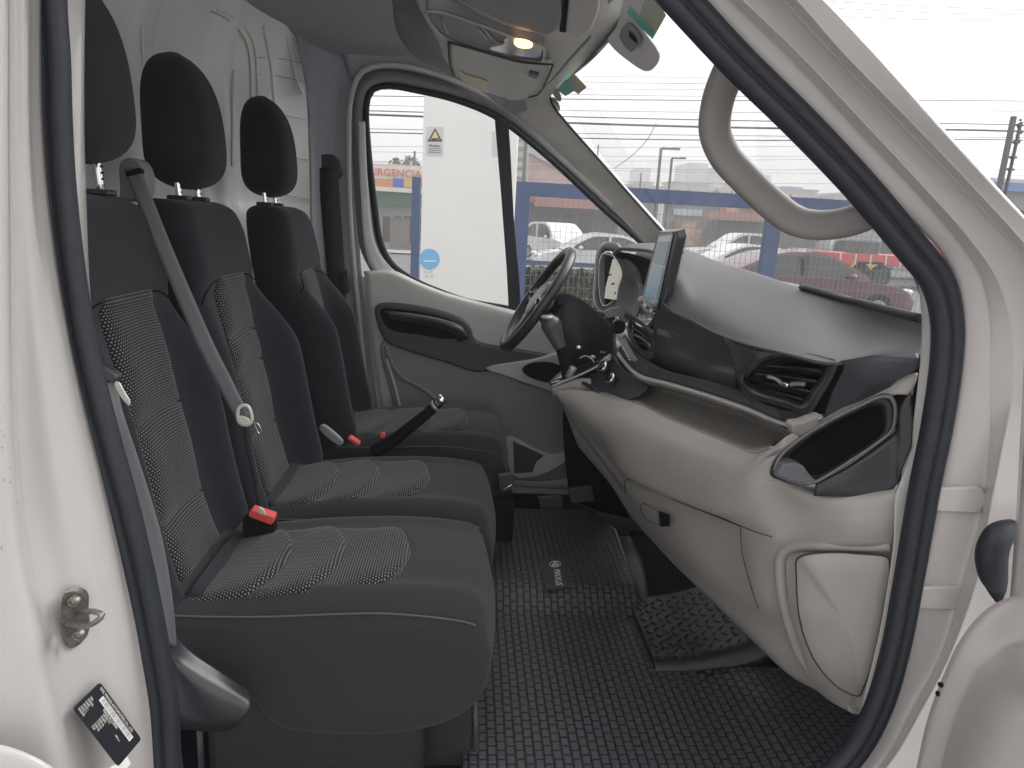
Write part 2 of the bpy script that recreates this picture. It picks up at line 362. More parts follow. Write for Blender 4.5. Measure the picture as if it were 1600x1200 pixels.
# ---- opened passenger door at the lower right
door = surf('passenger_door', [
    T([(1572,1010,.80),(1582,880,.80),(1590,760,.80),(1600,560,.80)]),
    T([(1584,1010,.74),(1596,880,.74),(1606,760,.74),(1618,560,.74)]),
    T([(1800,1010,.60),(1800,840,.60),(1800,700,.60),(1800,560,.60)])], paint, van, n=20, thick=.01)
door['label'] = 'white opened front door edge at the right border'
surf('door_trim', [
    T([(1415,1300,.74),(1432,1200,.74),(1450,1120,.74),(1472,1060,.74),(1500,1000,.74),(1530,962,.74),(1560,940,.74),(1610,925,.74),(1700,920,.74)]),
    T([(1422,1300,.73),(1440,1200,.73),(1458,1122,.73),(1480,1064,.73),(1507,1006,.73),(1536,970,.73),(1565,948,.73),(1612,935,.73),(1700,930,.73)]),
    T([(1455,1300,.71),(1470,1200,.71),(1486,1132,.71),(1508,1078,.71),(1532,1035,.71),(1558,1012,.71),(1585,1000,.71),(1622,995,.70),(1700,990,.70)]),
    T([(1462,1300,.70),(1476,1200,.70),(1493,1138,.70),(1515,1086,.70),(1538,1046,.70),(1563,1024,.70),(1590,1013,.69),(1628,1008,.69),(1700,1004,.69)]),
    T([(1520,1300,.63),(1540,1200,.63),(1555,1160,.63),(1572,1120,.63),(1592,1090,.63),(1612,1070,.62),(1640,1060,.61),(1680,1050,.60),(1740,1040,.60)]),
    T([(1700,1300,.56),(1700,1230,.56),(1705,1190,.56),(1710,1160,.56),(1715,1140,.55),(1720,1120,.55),(1730,1110,.54),(1745,1100,.53),(1780,1090,.52)])], beige2, van, n=44, m=6, thick=.006)
for (x,y) in ((1470,1070),(1466,1084)): box('trim_clip', PY(x,y,.735), (.006,.006,.006), black, van, .002)
boot = sweep('door_cable_boot', T([(1582,826,.86),(1560,838,.85),(1550,862,.85),(1550,890,.85),(1556,915,.855),(1560,940,.86)]), circ(1,20), rubber, van, False, (0,1,.1), n=46,
      taper=lambda s: .009+.011*math.sin(math.pi*min(1,max(0,(s+.18)*.86)))+(.0018*math.sin(s*150) if s > .72 else 0) - (.006*max(0,s-.7)/.3))
# ---- striker on the B pillar
def striker():
    sy = lambda x: .888+(x-94)*.0008
    pl = prism('striker_plate', cr(T([(x,y,sy(x)) for x,y in ((100,926),(108,924),(126,927),(132,936),(132,958),(134,985),(128,1004),(112,1014),(105,1012),(96,985),(94,955))]),34,True), (0,.012,0), steel, van, .0015)
    tube('striker_loop', T([(98,974,.90),(112,976,.885),(136,978,.86),(153,969,.84),(160,962,.84),(152,957,.85),(138,955,.875),(124,957,.91)]), .0038, steel, pl, n=40)
    for (x,y) in ((114,942),(121,994)):
        s_ = mesh('bolt', *ring_disc(PY(x,y,.893),.0085), steel, pl)
        tube('bolt_ring', [PY(x,y,.890)+np.array([.0055*math.cos(a),0,.0055*math.sin(a)]) for a in np.linspace(0,2*math.pi,13)[:-1]], .0012, steel, pl, True, n=24)
def ring_disc(c, r, h=.006, k=20):
    V = []; 
    for (rr, d) in ((r,0.006),(r,0),(r*.85,-.002),(0.0001,-.002)):
        V += [(c[0]+rr*math.cos(2*math.pi*i/k), c[1]+d, c[2]+rr*math.sin(2*math.pi*i/k)) for i in range(k)]
    return V, grid_faces(4, k, True)
striker()
# ---- black data plate with white print, low on the pillar
whitep = mat('white_print', (.75,.74,.72), .5); blackp = mat('black_sticker', (.02,.022,.028), .35)
def data_plate():
    a,b,c,d = T([(147,1067,.925),(212,1156,.955),(170,1222,.93),(104,1108,.868)])
    ex = b-a; ey = d-a; n = np.cross(ex, ey); n /= np.linalg.norm(n); n = n if np.dot(n, O-a) > 0 else -n
    n = -n if np.dot(n, O-a) < 0 else n
    off = n*.010
    a,b,c,d = (q+off for q in (a,b,c,d))
    c = b+(d-a)
    def q(u,v): return a+ex*u+ey*v
    pts = []
    rr = .05
    for (cu,cv,s0) in ((rr,rr*1.5,180),(1-rr,rr*1.5,270),(1-rr,1-rr*1.5,0),(rr,1-rr*1.5,90)):
        for k in range(5):
            an = R(s0+k*22.5); pts.append(q(cu+rr*math.cos(an), cv+rr*1.5*math.sin(an)))
    pl = prism('data_plate', pts, -n*.001, blackp, van, 0); pl['label'] = 'black data plate with white print'
    L = MB()
    def rect(u0,u1,v0,v1): L.quad(*(q(u,v)+n*.0006 for u,v in ((u0,v0),(u1,v0),(u1,v1),(u0,v1))))
    rect(.16,.88,.17,.34)
    L.build('barcode_band', whitep, pl)
    Bc = MB(); rnd = random.Random(3); u = .18
    while u < .86:
        w = rnd.choice([.004,.007,.011]); 
        Bc.quad(*(q(uu,vv)+n*.001 for uu,vv in ((u,.19),(u+w,.19),(u+w,.32),(u,.32)))); u += w+rnd.choice([.006,.009,.013])
    Bc.build('barcode', mat('print_grey', (.25,.24,.22), .6), pl)
    def tx(s,u,v,h): 
        if h: text('print_line', s, h, q(u,v)+n*.0008, ex, -ey, whitep, pl, .0001)
    hh = np.linalg.norm(ey)
    tx('SAIC MAXUS AUTOMOTIVE CO., LTD', .06,.135,hh*.105)
    tx('MADE IN CHINA', .30,.43,hh*.10)
    for i,(s1,s2) in enumerate((('VIN','LSFAM11C'),('MODEL','SH6591'),('MASS','3500 kg'),('AXLE 1','1750 kg'),('AXLE 2','2250 kg'),('ENGINE','D20'))):
        tx(s1,.05,.50+i*.085,hh*.08); tx(s2,.34,.50+i*.085,hh*.08)
    tx('1996 cc',.66,.58,hh*.08)
    a2,b2,c2,d2 = (q(1.0,.62),q(1.12,.66),q(1.10,1.25),q(.92,1.2))
    ws = prism('white_label', [p-n*.0006 for p in (a2,b2,c2,d2)], -n*.0008, whitep, van, 0)
data_plate()
# rain drops on the pillar: nobody could count them
dr = MB(); rnd = random.Random(5)
for i in range(90):
    px_ = rnd.uniform(0,40) if i % 2 else rnd.uniform(0,75); py_ = rnd.uniform(600,1150)
    if px_ > 10+(py_-600)*.1: continue
    p = PY(px_, py_, .815+px_*.0007); r_ = rnd.uniform(.0005,.0014); dr.ell(p, (r_, r_*.6, r_*1.15), 8, 5)
dr.build('rain_drops', glassmat('water_drop', (.85,.85,.85)), van, True, kind='stuff')

# ------------------------------------------------------------------ floor, shell, bulkhead, roof
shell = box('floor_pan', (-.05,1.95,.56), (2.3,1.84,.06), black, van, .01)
# rear bulkhead: pressed light grey metal
BH = []
for z in (.55,.9,1.3,1.62,1.66,1.74,1.78,2.0,2.05,2.2,2.36,2.42):
    k = .008 if z in (1.66,1.74) else 0
    top = .0 if z < 2.2 else (z-2.2)*.35
    BH.append([np.array([x+top+k, y, z]) for (y,x) in ((1.10,-.84),(1.25,-.86),(1.45,-.905),(1.62,-.915),(1.66,-.90),(1.74,-.90),(1.78,-.915),(2.05,-.92),(2.09,-.905),(2.17,-.905),(2.21,-.92),(2.40,-.90),(2.50,-.885),(2.56,-.845),(2.62,-.835),(2.70,-.79),(2.76,-.745),(2.80,-.735),(2.88,-.68),(2.95,-.60))])
bulk = surf('bulkhead', BH, paint_in, van, n=150, m=4, thick=.004)
creasem = mat('crease_shade_grey', (.42,.42,.42), .5)  # darker grey stands in for shade along the pressed creases
BPL = [(1.10,-.84),(1.25,-.86),(1.45,-.905),(1.62,-.915),(1.66,-.90),(1.74,-.90),(1.78,-.915),(2.05,-.92),(2.09,-.905),(2.17,-.905),(2.21,-.92),(2.40,-.90),(2.50,-.885),(2.56,-.845),(2.62,-.835),(2.70,-.79),(2.76,-.745),(2.80,-.735),(2.88,-.68),(2.95,-.60)]
def onbulk(px, py):
    best = None
    for Y in np.linspace(1.2, 2.94, 400):
        p = PY(px, py, Y); e = abs(p[0]-(np.interp(Y, [b[0] for b in BPL], [b[1] for b in BPL])+max(0,p[2]-2.2)*.35))
        if best is None or e < best[0]: best = (e, p)
    return best[1]
for l_, r_, m_ in (([(330,18),(352,28),(372,46),(386,70),(391,110),(392,180),(390,240),(388,290)],.003,creasem),([(338,14),(360,24),(382,42),(396,66),(402,110),(403,180),(401,240),(400,300)],.006,paint_in),([(412,40),(422,90),(428,150),(430,220)],.007,paint_in),([(440,20),(452,70),(462,120),(472,146)],.007,paint_in),
                  ([(366,110),(363,180),(362,260)],.006,paint_in),([(222,40),(226,120)],.006,paint_in),([(404,90),(440,92),(472,99)],.002,creasem),([(404,116),(440,120),(476,128)],.002,creasem),([(404,238),(440,243),(482,250)],.002,creasem),([(404,300),(440,304),(484,311)],.002,creasem),([(404,176),(440,180),(480,187)],.002,creasem)):
    sweep('pressed_crease', [onbulk(x,y) for x,y in l_], circ(r_*.8,8), m_, bulk, False, (0.2,1,0.1), n=30)
# roof lining
roofc = [[np.array([x,y,z]) for (y,z) in ((.93,2.24),(.98,2.30),(1.1,2.36),(1.4,2.43),(2.0,2.45),(2.5,2.43),(2.80,2.38),(2.90,2.33),(2.96,2.29))] for x in (-1.0,-.6,-.2,.1)]
surf('roof_lining', roofc, headl, van, n=60, m=4, thick=.02)
surf('roof_skin', [[p+np.array([0,(p[1]-1.95)*.05,.06]) for p in c] for c in roofc], paint, van, n=40, m=3, thick=.004)
# ---- far B pillar trim, header lining above the far window
surf('far_pillar_trim', [
    T([(440,-60,2.80),(457,0,2.80),(468,70,2.80),(480,128,2.80),(486,240,2.80),(490,400,2.80),(505,560,2.80),(530,690,2.80)]),
    T([(452,-60,2.84),(470,0,2.84),(479,70,2.84),(491,128,2.84),(497,240,2.84),(503,400,2.84),(518,560,2.84),(542,690,2.84)]),
    T([(520,-60,2.90),(530,0,2.90),(532,70,2.90),(533,128,2.90),(535,240,2.90),(545,400,2.90),(562,560,2.90),(580,690,2.90)]),
    T([(600,-60,2.90),(600,0,2.90),(590,60,2.90),(558,128,2.90),(550,240,2.90),(562,400,2.90),(580,560,2.90),(597,690,2.90)])], headl, van, n=50, m=6, thick=.01)
surf('far_header_lining', [
    T([(470,-90,2.70),(600,-90,2.70),(800,-90,2.7),(900,-90,2.6)]),
    T([(500,-10,2.82),(600,-5,2.80),(760,0,2.75),(900,10,2.7)]),
    T([(530,70,2.88),(600,55,2.86),(700,75,2.82),(860,150,2.74)]),
    T([(548,124,2.90),(600,108,2.90),(700,128,2.88),(800,182,2.84)])], headl, van, n=40, m=6, thick=.01)
# light garnish edge strip running beside the far door opening
sweep('door_opening_trim', T([(590,720,2.87),(572,600,2.87),(560,480,2.87),(549,360,2.87),(545,240,2.87),(549,150,2.87),(566,112,2.87),(600,102,2.87),(660,110,2.87),(740,140,2.86),(790,170,2.85),(880,250,2.82),(960,325,2.80)]), srect(.009,.012,4,12), trim, van, False, (0,1,0), n=70)
# ---- far door: frame round the window
G = [(577,168),(583,146),(600,139),(650,146),(715,162),(775,188),(850,246),(935,325),(1018,404),(1030,440),(1015,505),(960,520),(880,500),(800,479),(730,466),(690,452),(655,437),(618,412),(600,380),(590,320),(580,230)]
def offs(L, d):
    n = len(L); o = []
    for i in range(n):
        a = np.array(L[i-1],float); b = np.array(L[(i+1)%n],float); t = (b-a)/np.linalg.norm(b-a); o.append((L[i][0]+t[1]*d, L[i][1]-t[0]*d))
    return o
fdoor = surf('driver_door_frame', [T(G,2.915), T(G,2.90), T(offs(G,5),2.893), T(offs(G,10),2.90)], rubber, van, n=110, closed=True, m=5, thick=.012)
surf('driver_door_inner_frame', [T(offs(G,9),2.905), T(offs(G,12),2.895), T(offs(G,19),2.89), T(offs(G,26),2.90), T(offs(G,38),2.925)], trimd, fdoor, n=110, closed=True, m=5, thick=.01)
# lighter painted frame, left side and lower corner
surf('door_frame_paint', [T([(560,190,2.888),(563,300,2.888),(576,410,2.888),(600,440,2.888)]), T([(570,190,2.885),(575,290,2.885),(588,385,2.885),(615,422,2.885),(640,438,2.885)])], paint_in, fdoor, n=30, m=3, thick=.004)
plate('window_divider', [(773,182),(795,196),(798,240),(803,340),(812,440),(815,500),(796,500),(792,420),(783,300),(777,230)], 2.892, .03, rubber, fdoor, .004)
mesh('door_window', T(offs(G,4),2.918), [tuple(range(len(G)))], winglass, fdoor, False)
# far door panel
dp = surf('driver_door_trim', [
    T([(568,424,2.86),(612,422,2.865),(655,441,2.87),(700,458,2.87),(800,484,2.87),(900,506,2.86),(1010,520,2.86)]),
    T([(570,430,2.84),(612,430,2.84),(655,447,2.84),(700,464,2.84),(800,490,2.84),(900,512,2.84),(1010,530,2.84)]),
    T([(575,478,2.83),(640,485,2.83),(700,500,2.83),(760,515,2.83),(800,525,2.83),(900,545,2.83),(1010,560,2.83)]),
    T([(582,540,2.84),(640,552,2.84),(700,560,2.84),(760,575,2.84),(800,585,2.84),(900,600,2.84),(1010,610,2.84)]),
    T([(592,610,2.85),(640,620,2.85),(700,630,2.85),(760,650,2.85),(800,660,2.85),(900,675,2.85),(1010,680,2.85)]),
    T([(605,740,2.83),(640,745,2.83),(700,750,2.83),(760,755,2.83),(800,760,2.83),(900,765,2.83),(1010,770,2.83)])], trim, van, n=50, m=6, thick=.02)
dp['label'] = 'light grey far door panel with dark armrest'
plate('door_mid_panel', [(598,530),(700,553),(770,578),(820,600),(860,612),(900,640),(900,740),(700,740),(640,730),(612,620)], 2.825, .03, trimd, dp, .006, 60)
plate('armrest', [(586,478),(600,474),(660,480),(720,498),(735,512),(742,532),(800,545),(900,560),(960,560),(960,580),(870,565),(800,572),(745,582),(700,568),(640,550),(604,535),(590,508)], 2.80, .06, dark, dp, .010, 90, 4)
plate('door_pull_recess', [(594,484),(620,483),(690,495),(712,506),(722,524),(704,530),(660,524),(606,512)], 2.792, .012, black, dp, .003, 60)
surf('door_lever', [T([(602,485,2.79),(640,489,2.775),(690,498,2.765),(722,511,2.765),(732,528,2.78)]), T([(604,489,2.77),(640,494,2.76),(688,503,2.75),(716,515,2.75),(728,531,2.77)]), T([(610,500,2.775),(640,505,2.77),(684,514,2.765),(706,522,2.765),(716,534,2.785)])], darks, dp, n=24, m=5, thick=.006)
sweep('door_trim_ridge', T([(604,540,2.81),(612,566,2.81),(630,590,2.81),(655,603,2.81),(680,622,2.81),(700,640,2.81),(716,652,2.81)]), srect(.009,.007,3,12), trimd, dp, False, (0,1,0), n=30)
sweep('door_trim_seam', T([(604,560,2.815),(616,600,2.815),(628,650,2.815)]), srect(.006,.006,3,8), trim, dp, False, (0,1,0), n=12)
plate('door_pocket', [(792,683),(868,712),(905,690),(900,705),(880,725),(842,744),(812,748),(800,742)], 2.80, .04, trim, dp, .006, 50)
plate('door_pocket_opening', [(802,690),(850,712),(838,722),(832,738),(804,740)], 2.79, .012, dark, dp, .003, 0)
plate('door_lower_tray', [(758,576),(830,562),(900,548),(960,560),(960,610),(885,618),(840,605),(790,588)], 2.79, .04, trim, dp, .006, 50)
plate('door_tray_opening', [(816,577),(835,567),(875,572),(880,590),(862,598),(825,588)], 2.775, .02, black, dp, .003, 30)
# ---- far belt on the pillar
fb = plate('belt_anchor', [(492,248),(500,242),(520,242),(528,250),(531,262),(533,272),(526,280),(498,280),(490,272),(489,260)], 2.85, .03, darks, van, .005, 40)
surf('belt_webbing', [T([(500,262,2.84),(500,300,2.84),(507,380,2.84),(514,460,2.83),(520,520,2.80)]), T([(528,262,2.84),(530,300,2.84),(536,380,2.84),(541,460,2.83),(545,520,2.80)])], webbing_d, fb, n=30, m=2, thick=.003)
box('belt_tongue', PY(540,440,2.82), (.03,.02,.09), darks, fb, .006)
# ---- far A pillar lining
surf('far_pillar_lining', [
    T([(790,150,2.84),(815,188,2.84),(860,232,2.84),(930,300,2.84),(1018,392,2.84),(1040,420,2.84)]),
    T([(800,140,2.80),(826,176,2.80),(880,232,2.80),(950,298,2.80),(1035,388,2.80),(1055,410,2.80)]),
    T([(826,132,2.74),(846,160,2.74),(900,220,2.74),(970,290,2.74),(1048,376,2.74),(1078,412,2.74)]),
    T([(845,130,2.72),(862,160,2.72),(880,188,2.72),(930,245,2.72),(1000,325,2.72),(1066,397,2.72),(1092,424,2.72)])], mat('pillar_lining', (.60, .59, .56), .7, noise=.04, nscale=30), van, n=44, m=6, thick=.01)
sweep('windscreen_edge', T([(858,140,2.715),(863,163,2.715),(882,188,2.715),(932,245,2.715),(1002,325,2.715),(1068,398,2.715),(1092,424,2.715)]), srect(.004,.006,3,8), rubber, van, False, (0,1,0), n=40)
# ------------------------------------------------------------------ SEATS
def sstep(a, b, x):
    t = min(1, max(0, (x-a)/(b-a))); return t*t*(3-2*t)
def interp(x, xs, ys): return float(np.interp(x, xs, ys))
ZB = [.93,1.00,1.05,1.18,1.30,1.45,1.55,1.65,1.72,1.775]
XB = [-.50,-.525,-.545,-.572,-.592,-.622,-.642,-.662,-.672,-.682]
def spl(x, xs, ys):
    # smooth interpolation through a Catmull-Rom of the table
    i = max(0, min(len(xs)-2, int(np.searchsorted(xs, x))-1)); t = (x-xs[i])/(xs[i+1]-xs[i])
    m0 = (ys[i+1]-ys[max(0,i-1)])/(xs[i+1]-xs[max(0,i-1)]); m1 = (ys[min(len(ys)-1,i+2)]-ys[i])/(xs[min(len(xs)-1,i+2)]-xs[i]); h = xs[i+1]-xs[i]
    return (2*t**3-3*t**2+1)*ys[i]+(t**3-2*t**2+t)*h*m0+(-2*t**3+3*t**2)*ys[i+1]+(t**3-t**2)*h*m1
class Seat:
    def __init__(s, yc, dx=0, hw=.205, bol=(.07,.07), rec=0, top=1.760):
        s.yc, s.dx, s.hw, s.bol, s.top = yc, dx, hw, bol, top
    def hwz(s, z):
        w = s.hw*(1.02-(.20 if s.hw > .215 else .06)*sstep(1.50,1.78,z))
        k = sstep(s.top-.09, s.top, z)
        return w*(1-.16*k**2.2)
    def bw(s, z): return sstep(1.60,1.36,z)*(1-.35*sstep(1.06,.93,z))
    def front(s, u, z):
        b = s.bol[0] if u < 0 else s.bol[1]
        bump = b*s.bw(z)*math.exp(-((abs(u)-.83)/.20)**2)
        mid = -.012*s.bw(z)*(1-min(1,abs(u)/.6)**2)*0
        side = .024*sstep(1.53,1.60,z)*(1-.6*sstep(1.66,1.77,z))
        return spl(z, ZB, XB)+s.dx+bump+side
    def yof(s, u, z): return s.yc+u*s.hwz(z)
def loft_rings(name, rings, m, parent):
    n = len(rings[0]); V = [p for r in rings for p in r]
    U = []
    for r in rings:
        for p in r: U.append((p[1], p[2]))
    F = grid_faces(len(rings), n, True)+[tuple(range(n))[::-1], tuple((len(rings)-1)*n+j for j in range(n))]
    return mesh(name, V, F, m, parent, True, U)
def backrest(s, parent, label):
    rings = []
    NU = 36
    zs = list(np.linspace(.93, s.top-.03, 40))+[s.top-.03+.03*math.sin(a) for a in np.linspace(.15, math.pi/2, 9)]
    for z in zs:
        e = 1.0
        if z > s.top-.03: e = math.sqrt(max(.0001, 1-((z-(s.top-.03))/.0302)**2))
        th = (.135-.012*sstep(1.1,1.75,z))
        fr = []; bk = []
        for i in range(NU+1):
            u = math.sin(math.pi/2*(-1+2*i/NU)); g = (1-abs(u)**12)**(1/2.6) if abs(u) < 1 else 0
            xf = s.front(u, z); xm = xf-th*.5; xb = spl(z,ZB,XB)+s.dx-th
            xm2 = (xf+xb)/2+ (xf-xb)*.05; kk = .35+.65*e
            cz = (spl(z,ZB,XB)+s.dx)-th*.5
            y = s.yof(u*(.86+.14*e), z)
            fr.append(np.array([cz+(xm2+(xf-xm2)*g-cz)*(.25+.75*e), y, z])); bk.append(np.array([cz+(xm2+(xb-xm2)*g-cz)*(.25+.75*e), y, z]))
        rings.append(fr+bk[-2:0:-1])
    o = loft_rings('backrest', rings, fabric, parent); o['label'] = label
    return o
def insert_back(s, parent, uw=.56, zs=(.975,1.125,1.33,1.555), dens=1, seamtilt=.010, ushift=0):
    """dotted quilted panel on the backrest, seams between the cushions of the quilt"""
    V = []; U = []; NU, NZ = 30, 70
    z0, z1 = zs[0], zs[-1]
    for j in range(NZ+1):
        z = z0+(z1-z0)*j/NZ
        for i in range(NU+1):
            u = -1+2*i/NU; zz = z-seamtilt*(u*u-.5)*sstep(z1,z1-.12,z)
            seg = 0
            k = max([a for a in range(len(zs)-1) if zs[a] <= z+1e-9]); k = min(k, len(zs)-2)
            f = (z-zs[k])/(zs[k+1]-zs[k]); seg = (max(0, math.sin(math.pi*min(1,max(0,f))))**.45)
            edge = (1-abs(u)**8)
            wv = uw*(1-.28*(1-(z-z0)/(z1-z0))*0)
            corner = 1.0
            if z > z1-.03: corner = (1-((z-(z1-.03))/.03)**3)*.13+.87
            uu = u*wv*corner+ushift
            x = s.front(uu, zz)+(-.004+.019*seg*edge)
            y = s.yof(uu, zz); V.append(np.array([x, y, zz])); U.append((y, z))
    o = mesh('dotted_insert', V, grid_faces(NZ+1, NU+1), dots, parent, True, U, recalc=False)
    md = o.modifiers.new('solid', 'SOLIDIFY'); md.thickness = .012; md.offset = 0
    for sg in (-1,1):
        q_ = [(sg*(uw+(.99-uw)*a), z1-.004-.05*a*a) for a in np.linspace(0,1,7)]
        tube('backrest_seam', [np.array([s.front(u,z)+.0008, s.yof(u,z), z]) for u,z in q_], .0018, black, parent, n=20, up=(1,0,.1), k=6)
    for k in range(1, len(zs)-1):
        pts = [np.array([s.front(u*uw+ushift, zs[k]-seamtilt*(u*u-.5))+.0005, s.yof(u*uw+ushift, zs[k]), zs[k]-seamtilt*(u*u-.5)]) for u in np.linspace(-1,1,9)]
        tube('insert_seam_shadow', pts, .0040, black, parent, n=20, up=(1,0,.1), k=6)  # seam in black, widened so it paints the shadow between quilt segments
    return o
def headrest(s, parent, label, zc=1.945, xc=-.705, hw=.122, hh=.158, th=.070):
    rings = []
    NZ = 26
    for j in range(NZ+1):
        a = -math.pi/2+math.pi*j/NZ; t = math.sin(a); c = max(.02, math.cos(a))
        z = zc+hh*t
        q = (t+.30)/1.30 if t > -.30 else (-.30-t)/.70
        pr_ = max(.03, (1-min(1,q)**(3.5 if t > -.30 else 3.2)))**.5
        w = hw*pr_; d = th*(pr_**.9)*(1.08-.10*t)
        xcz = xc+s.dx-.008*t+.012*(1-t*t)
        r = []
        for i in range(36):
            p = 2*math.pi*i/36; cx, sx = math.cos(p), math.sin(p)
            r.append(np.array([xcz+d*math.copysign(abs(cx)**.72, cx)-.020*abs(sx)**3*c, s.yc+w*math.copysign(abs(sx)**.66, sx), z]))
        rings.append(r)
    h = loft_rings('headrest', rings, fabric, parent); h['label'] = label
    for sg in (-1,1):
        y = s.yc+sg*.062
        tube('headrest_post', [np.array([xc+s.dx+.012, y, 1.74]), np.array([xc+s.dx+.004, y, zc-hh+.05])], .0075, chrome, h, n=4)
        nk = MB()
        for q in range(4): nk.box(xc+s.dx+.0145-.001*q*.5, xc+s.dx+.0165, y-.004, y+.004, 1.776+q*.012, 1.780+q*.012)
        nk.build('post_notches', black, h)
        box('post_collar', (xc+s.dx+.010, y, s.top+.004), (.05,.036,.012), darks, h, .004)
    # centre seam of the headrest cover
    return h
CO = T([(190,968),(270,966),(340,969),(430,972),(520,969),(600,968),(690,976),(735,984),(752,992),(764,1012),(767,1036),(759,1075),(738,1104),(700,1126),(640,1142),(560,1147),(480,1144),(438,1136),(412,1118),(396,1096),(340,1058),(270,1012),(210,1000)], 1.22)
CO = [(p[0], p[2]) for p in cr(CO, 96, True)]
ccx = np.mean([c[0] for c in CO]); ccz = .86
def cush_top(s, x, t):
    """height of the cushion's crown over the seam line"""
    xr = x-s.dx
    crown = .050*(1-abs(t)**4.0)+.022*math.exp(-((abs(t)-.80)/.15)**2)
    nose = .012*math.exp(-((xr+.02)/.09)**2)
    return crown*(.55+.45*sstep(-.52,-.30,xr))+nose*(1-t*t)
def cushion(s, parent, label, stitch=True):
    rings = []
    T_ = [math.sin(math.pi/2*q) for q in np.linspace(-1,1,33)]
    for t in T_:
        a = .90; e = 0
        if abs(t) > a: e = .028*(1-math.sqrt(max(0, 1-((abs(t)-a)/(1-a))**2)))
        r = []
        for (x,z) in CO:
            dx_, dz_ = ccx-x, ccz-z; L = math.hypot(dx_, dz_)
            xx = x+dx_/L*e; zz = z+dz_/L*e
            up = sstep(.93,.962,zz)
            fr = sstep(-.05,.06,xx)
            zz2 = zz+cush_top(s, xx+s.dx, t)*up
            xx2 = xx+.020*(1-t*t)*fr*sstep(.82,.94,zz)
            r.append(np.array([xx2+s.dx, s.yc+t*(s.hw+.006), zz2]))
        rings.append(r)
    o = loft_rings('seat_cushion', rings, fabric2, parent); o['label'] = label
    if stitch:
        for sg in (-1,1):
            pth = []
            for (x,z) in CO[2:41]:
                if z < .78: break
                t = sg*.955; up = sstep(.93,.962,z); fr = sstep(-.05,.06,x)
                pth.append(np.array([x+s.dx+.020*(1-t*t)*fr*sstep(.82,.94,z), s.yc+sg*(s.hw-.002), z+cush_top(s, x+s.dx, t)*up+.0005]))
            sweep('piping', pth[:-1], circ(.0022,6), piping, o, False, (0,1,0), n=60)
    return o
def topz(s, x, t):
    xr = x-s.dx
    # seam-line height of the near outline at x
    best = [z for (xx,z) in CO if z > .94 and abs(xx-xr) < .03]
    base = float(np.interp(xr, [c[0] for c in TOPC], [c[1] for c in TOPC]))
    return base+cush_top(s, x, t)
TOPC = sorted([c for c in CO if c[1] > .945])
def insert_cush(s, parent, x0=-.47, xs=(-.49,-.355,-.235,-.085), uw=.80, cu=-.06):
    V = []; U = []; NU, NX = 30, 60
    for j in range(NX+1):
        x = xs[0]+(xs[-1]-xs[0])*j/NX
        k = min(len(xs)-2, max([a for a in range(len(xs)-1) if xs[a] <= x+1e-9])); f = (x-xs[k])/(xs[k+1]-xs[k])
        f = max(0, f); seg = (.25+.75*f)*(1-max(0,(f-.86)/.14)**2.2)**.5 if f < 1 else 0
        for i in range(NU+1):
            u = -1+2*i/NU
            w = uw*(1-.10*sstep(-.3,-.08,x))
            xx = x+s.dx-.045*u*u
            zz = topz(s, xx, u*w)-.0035+.027*seg*(1-abs(u)**10)
            V.append(np.array([xx, s.yc+(u*w+cu)*s.hw, zz])); U.append((s.yc+u*w*s.hw, xx))
    o = mesh('dotted_insert', V, grid_faces(NX+1, NU+1), dots, parent, True, U, recalc=False)
    if o.data.polygons[0].normal.z < 0: o.data.flip_normals()
    md = o.modifiers.new('solid', 'SOLIDIFY'); md.thickness = .012; md.offset = -1
    for k in range(1, len(xs)-1):
        pts = []
        for u in np.linspace(-.98,.98,11):
            xx = xs[k]+s.dx-.045*u*u; pts.append(np.array([xx, s.yc+(u*uw*.95+cu)*s.hw, topz(s, xx, u*uw)-.001]))
        tube('insert_seam_shadow', pts, .0042, black, parent, n=24, up=(0,0,1), k=6)  # black seam, thick enough to draw the shadow line before each ridge
    return o
near = Seat(1.42, -.035, .208, (.045,.075)); mid_ = Seat(1.862, .018, .208, (.03,.11)); drv = Seat(2.455, .085, .222, (.11,.11))
SE = []
brownm = mat('seat_box_brown', (.022,.020,.019), .75, noise=.15)
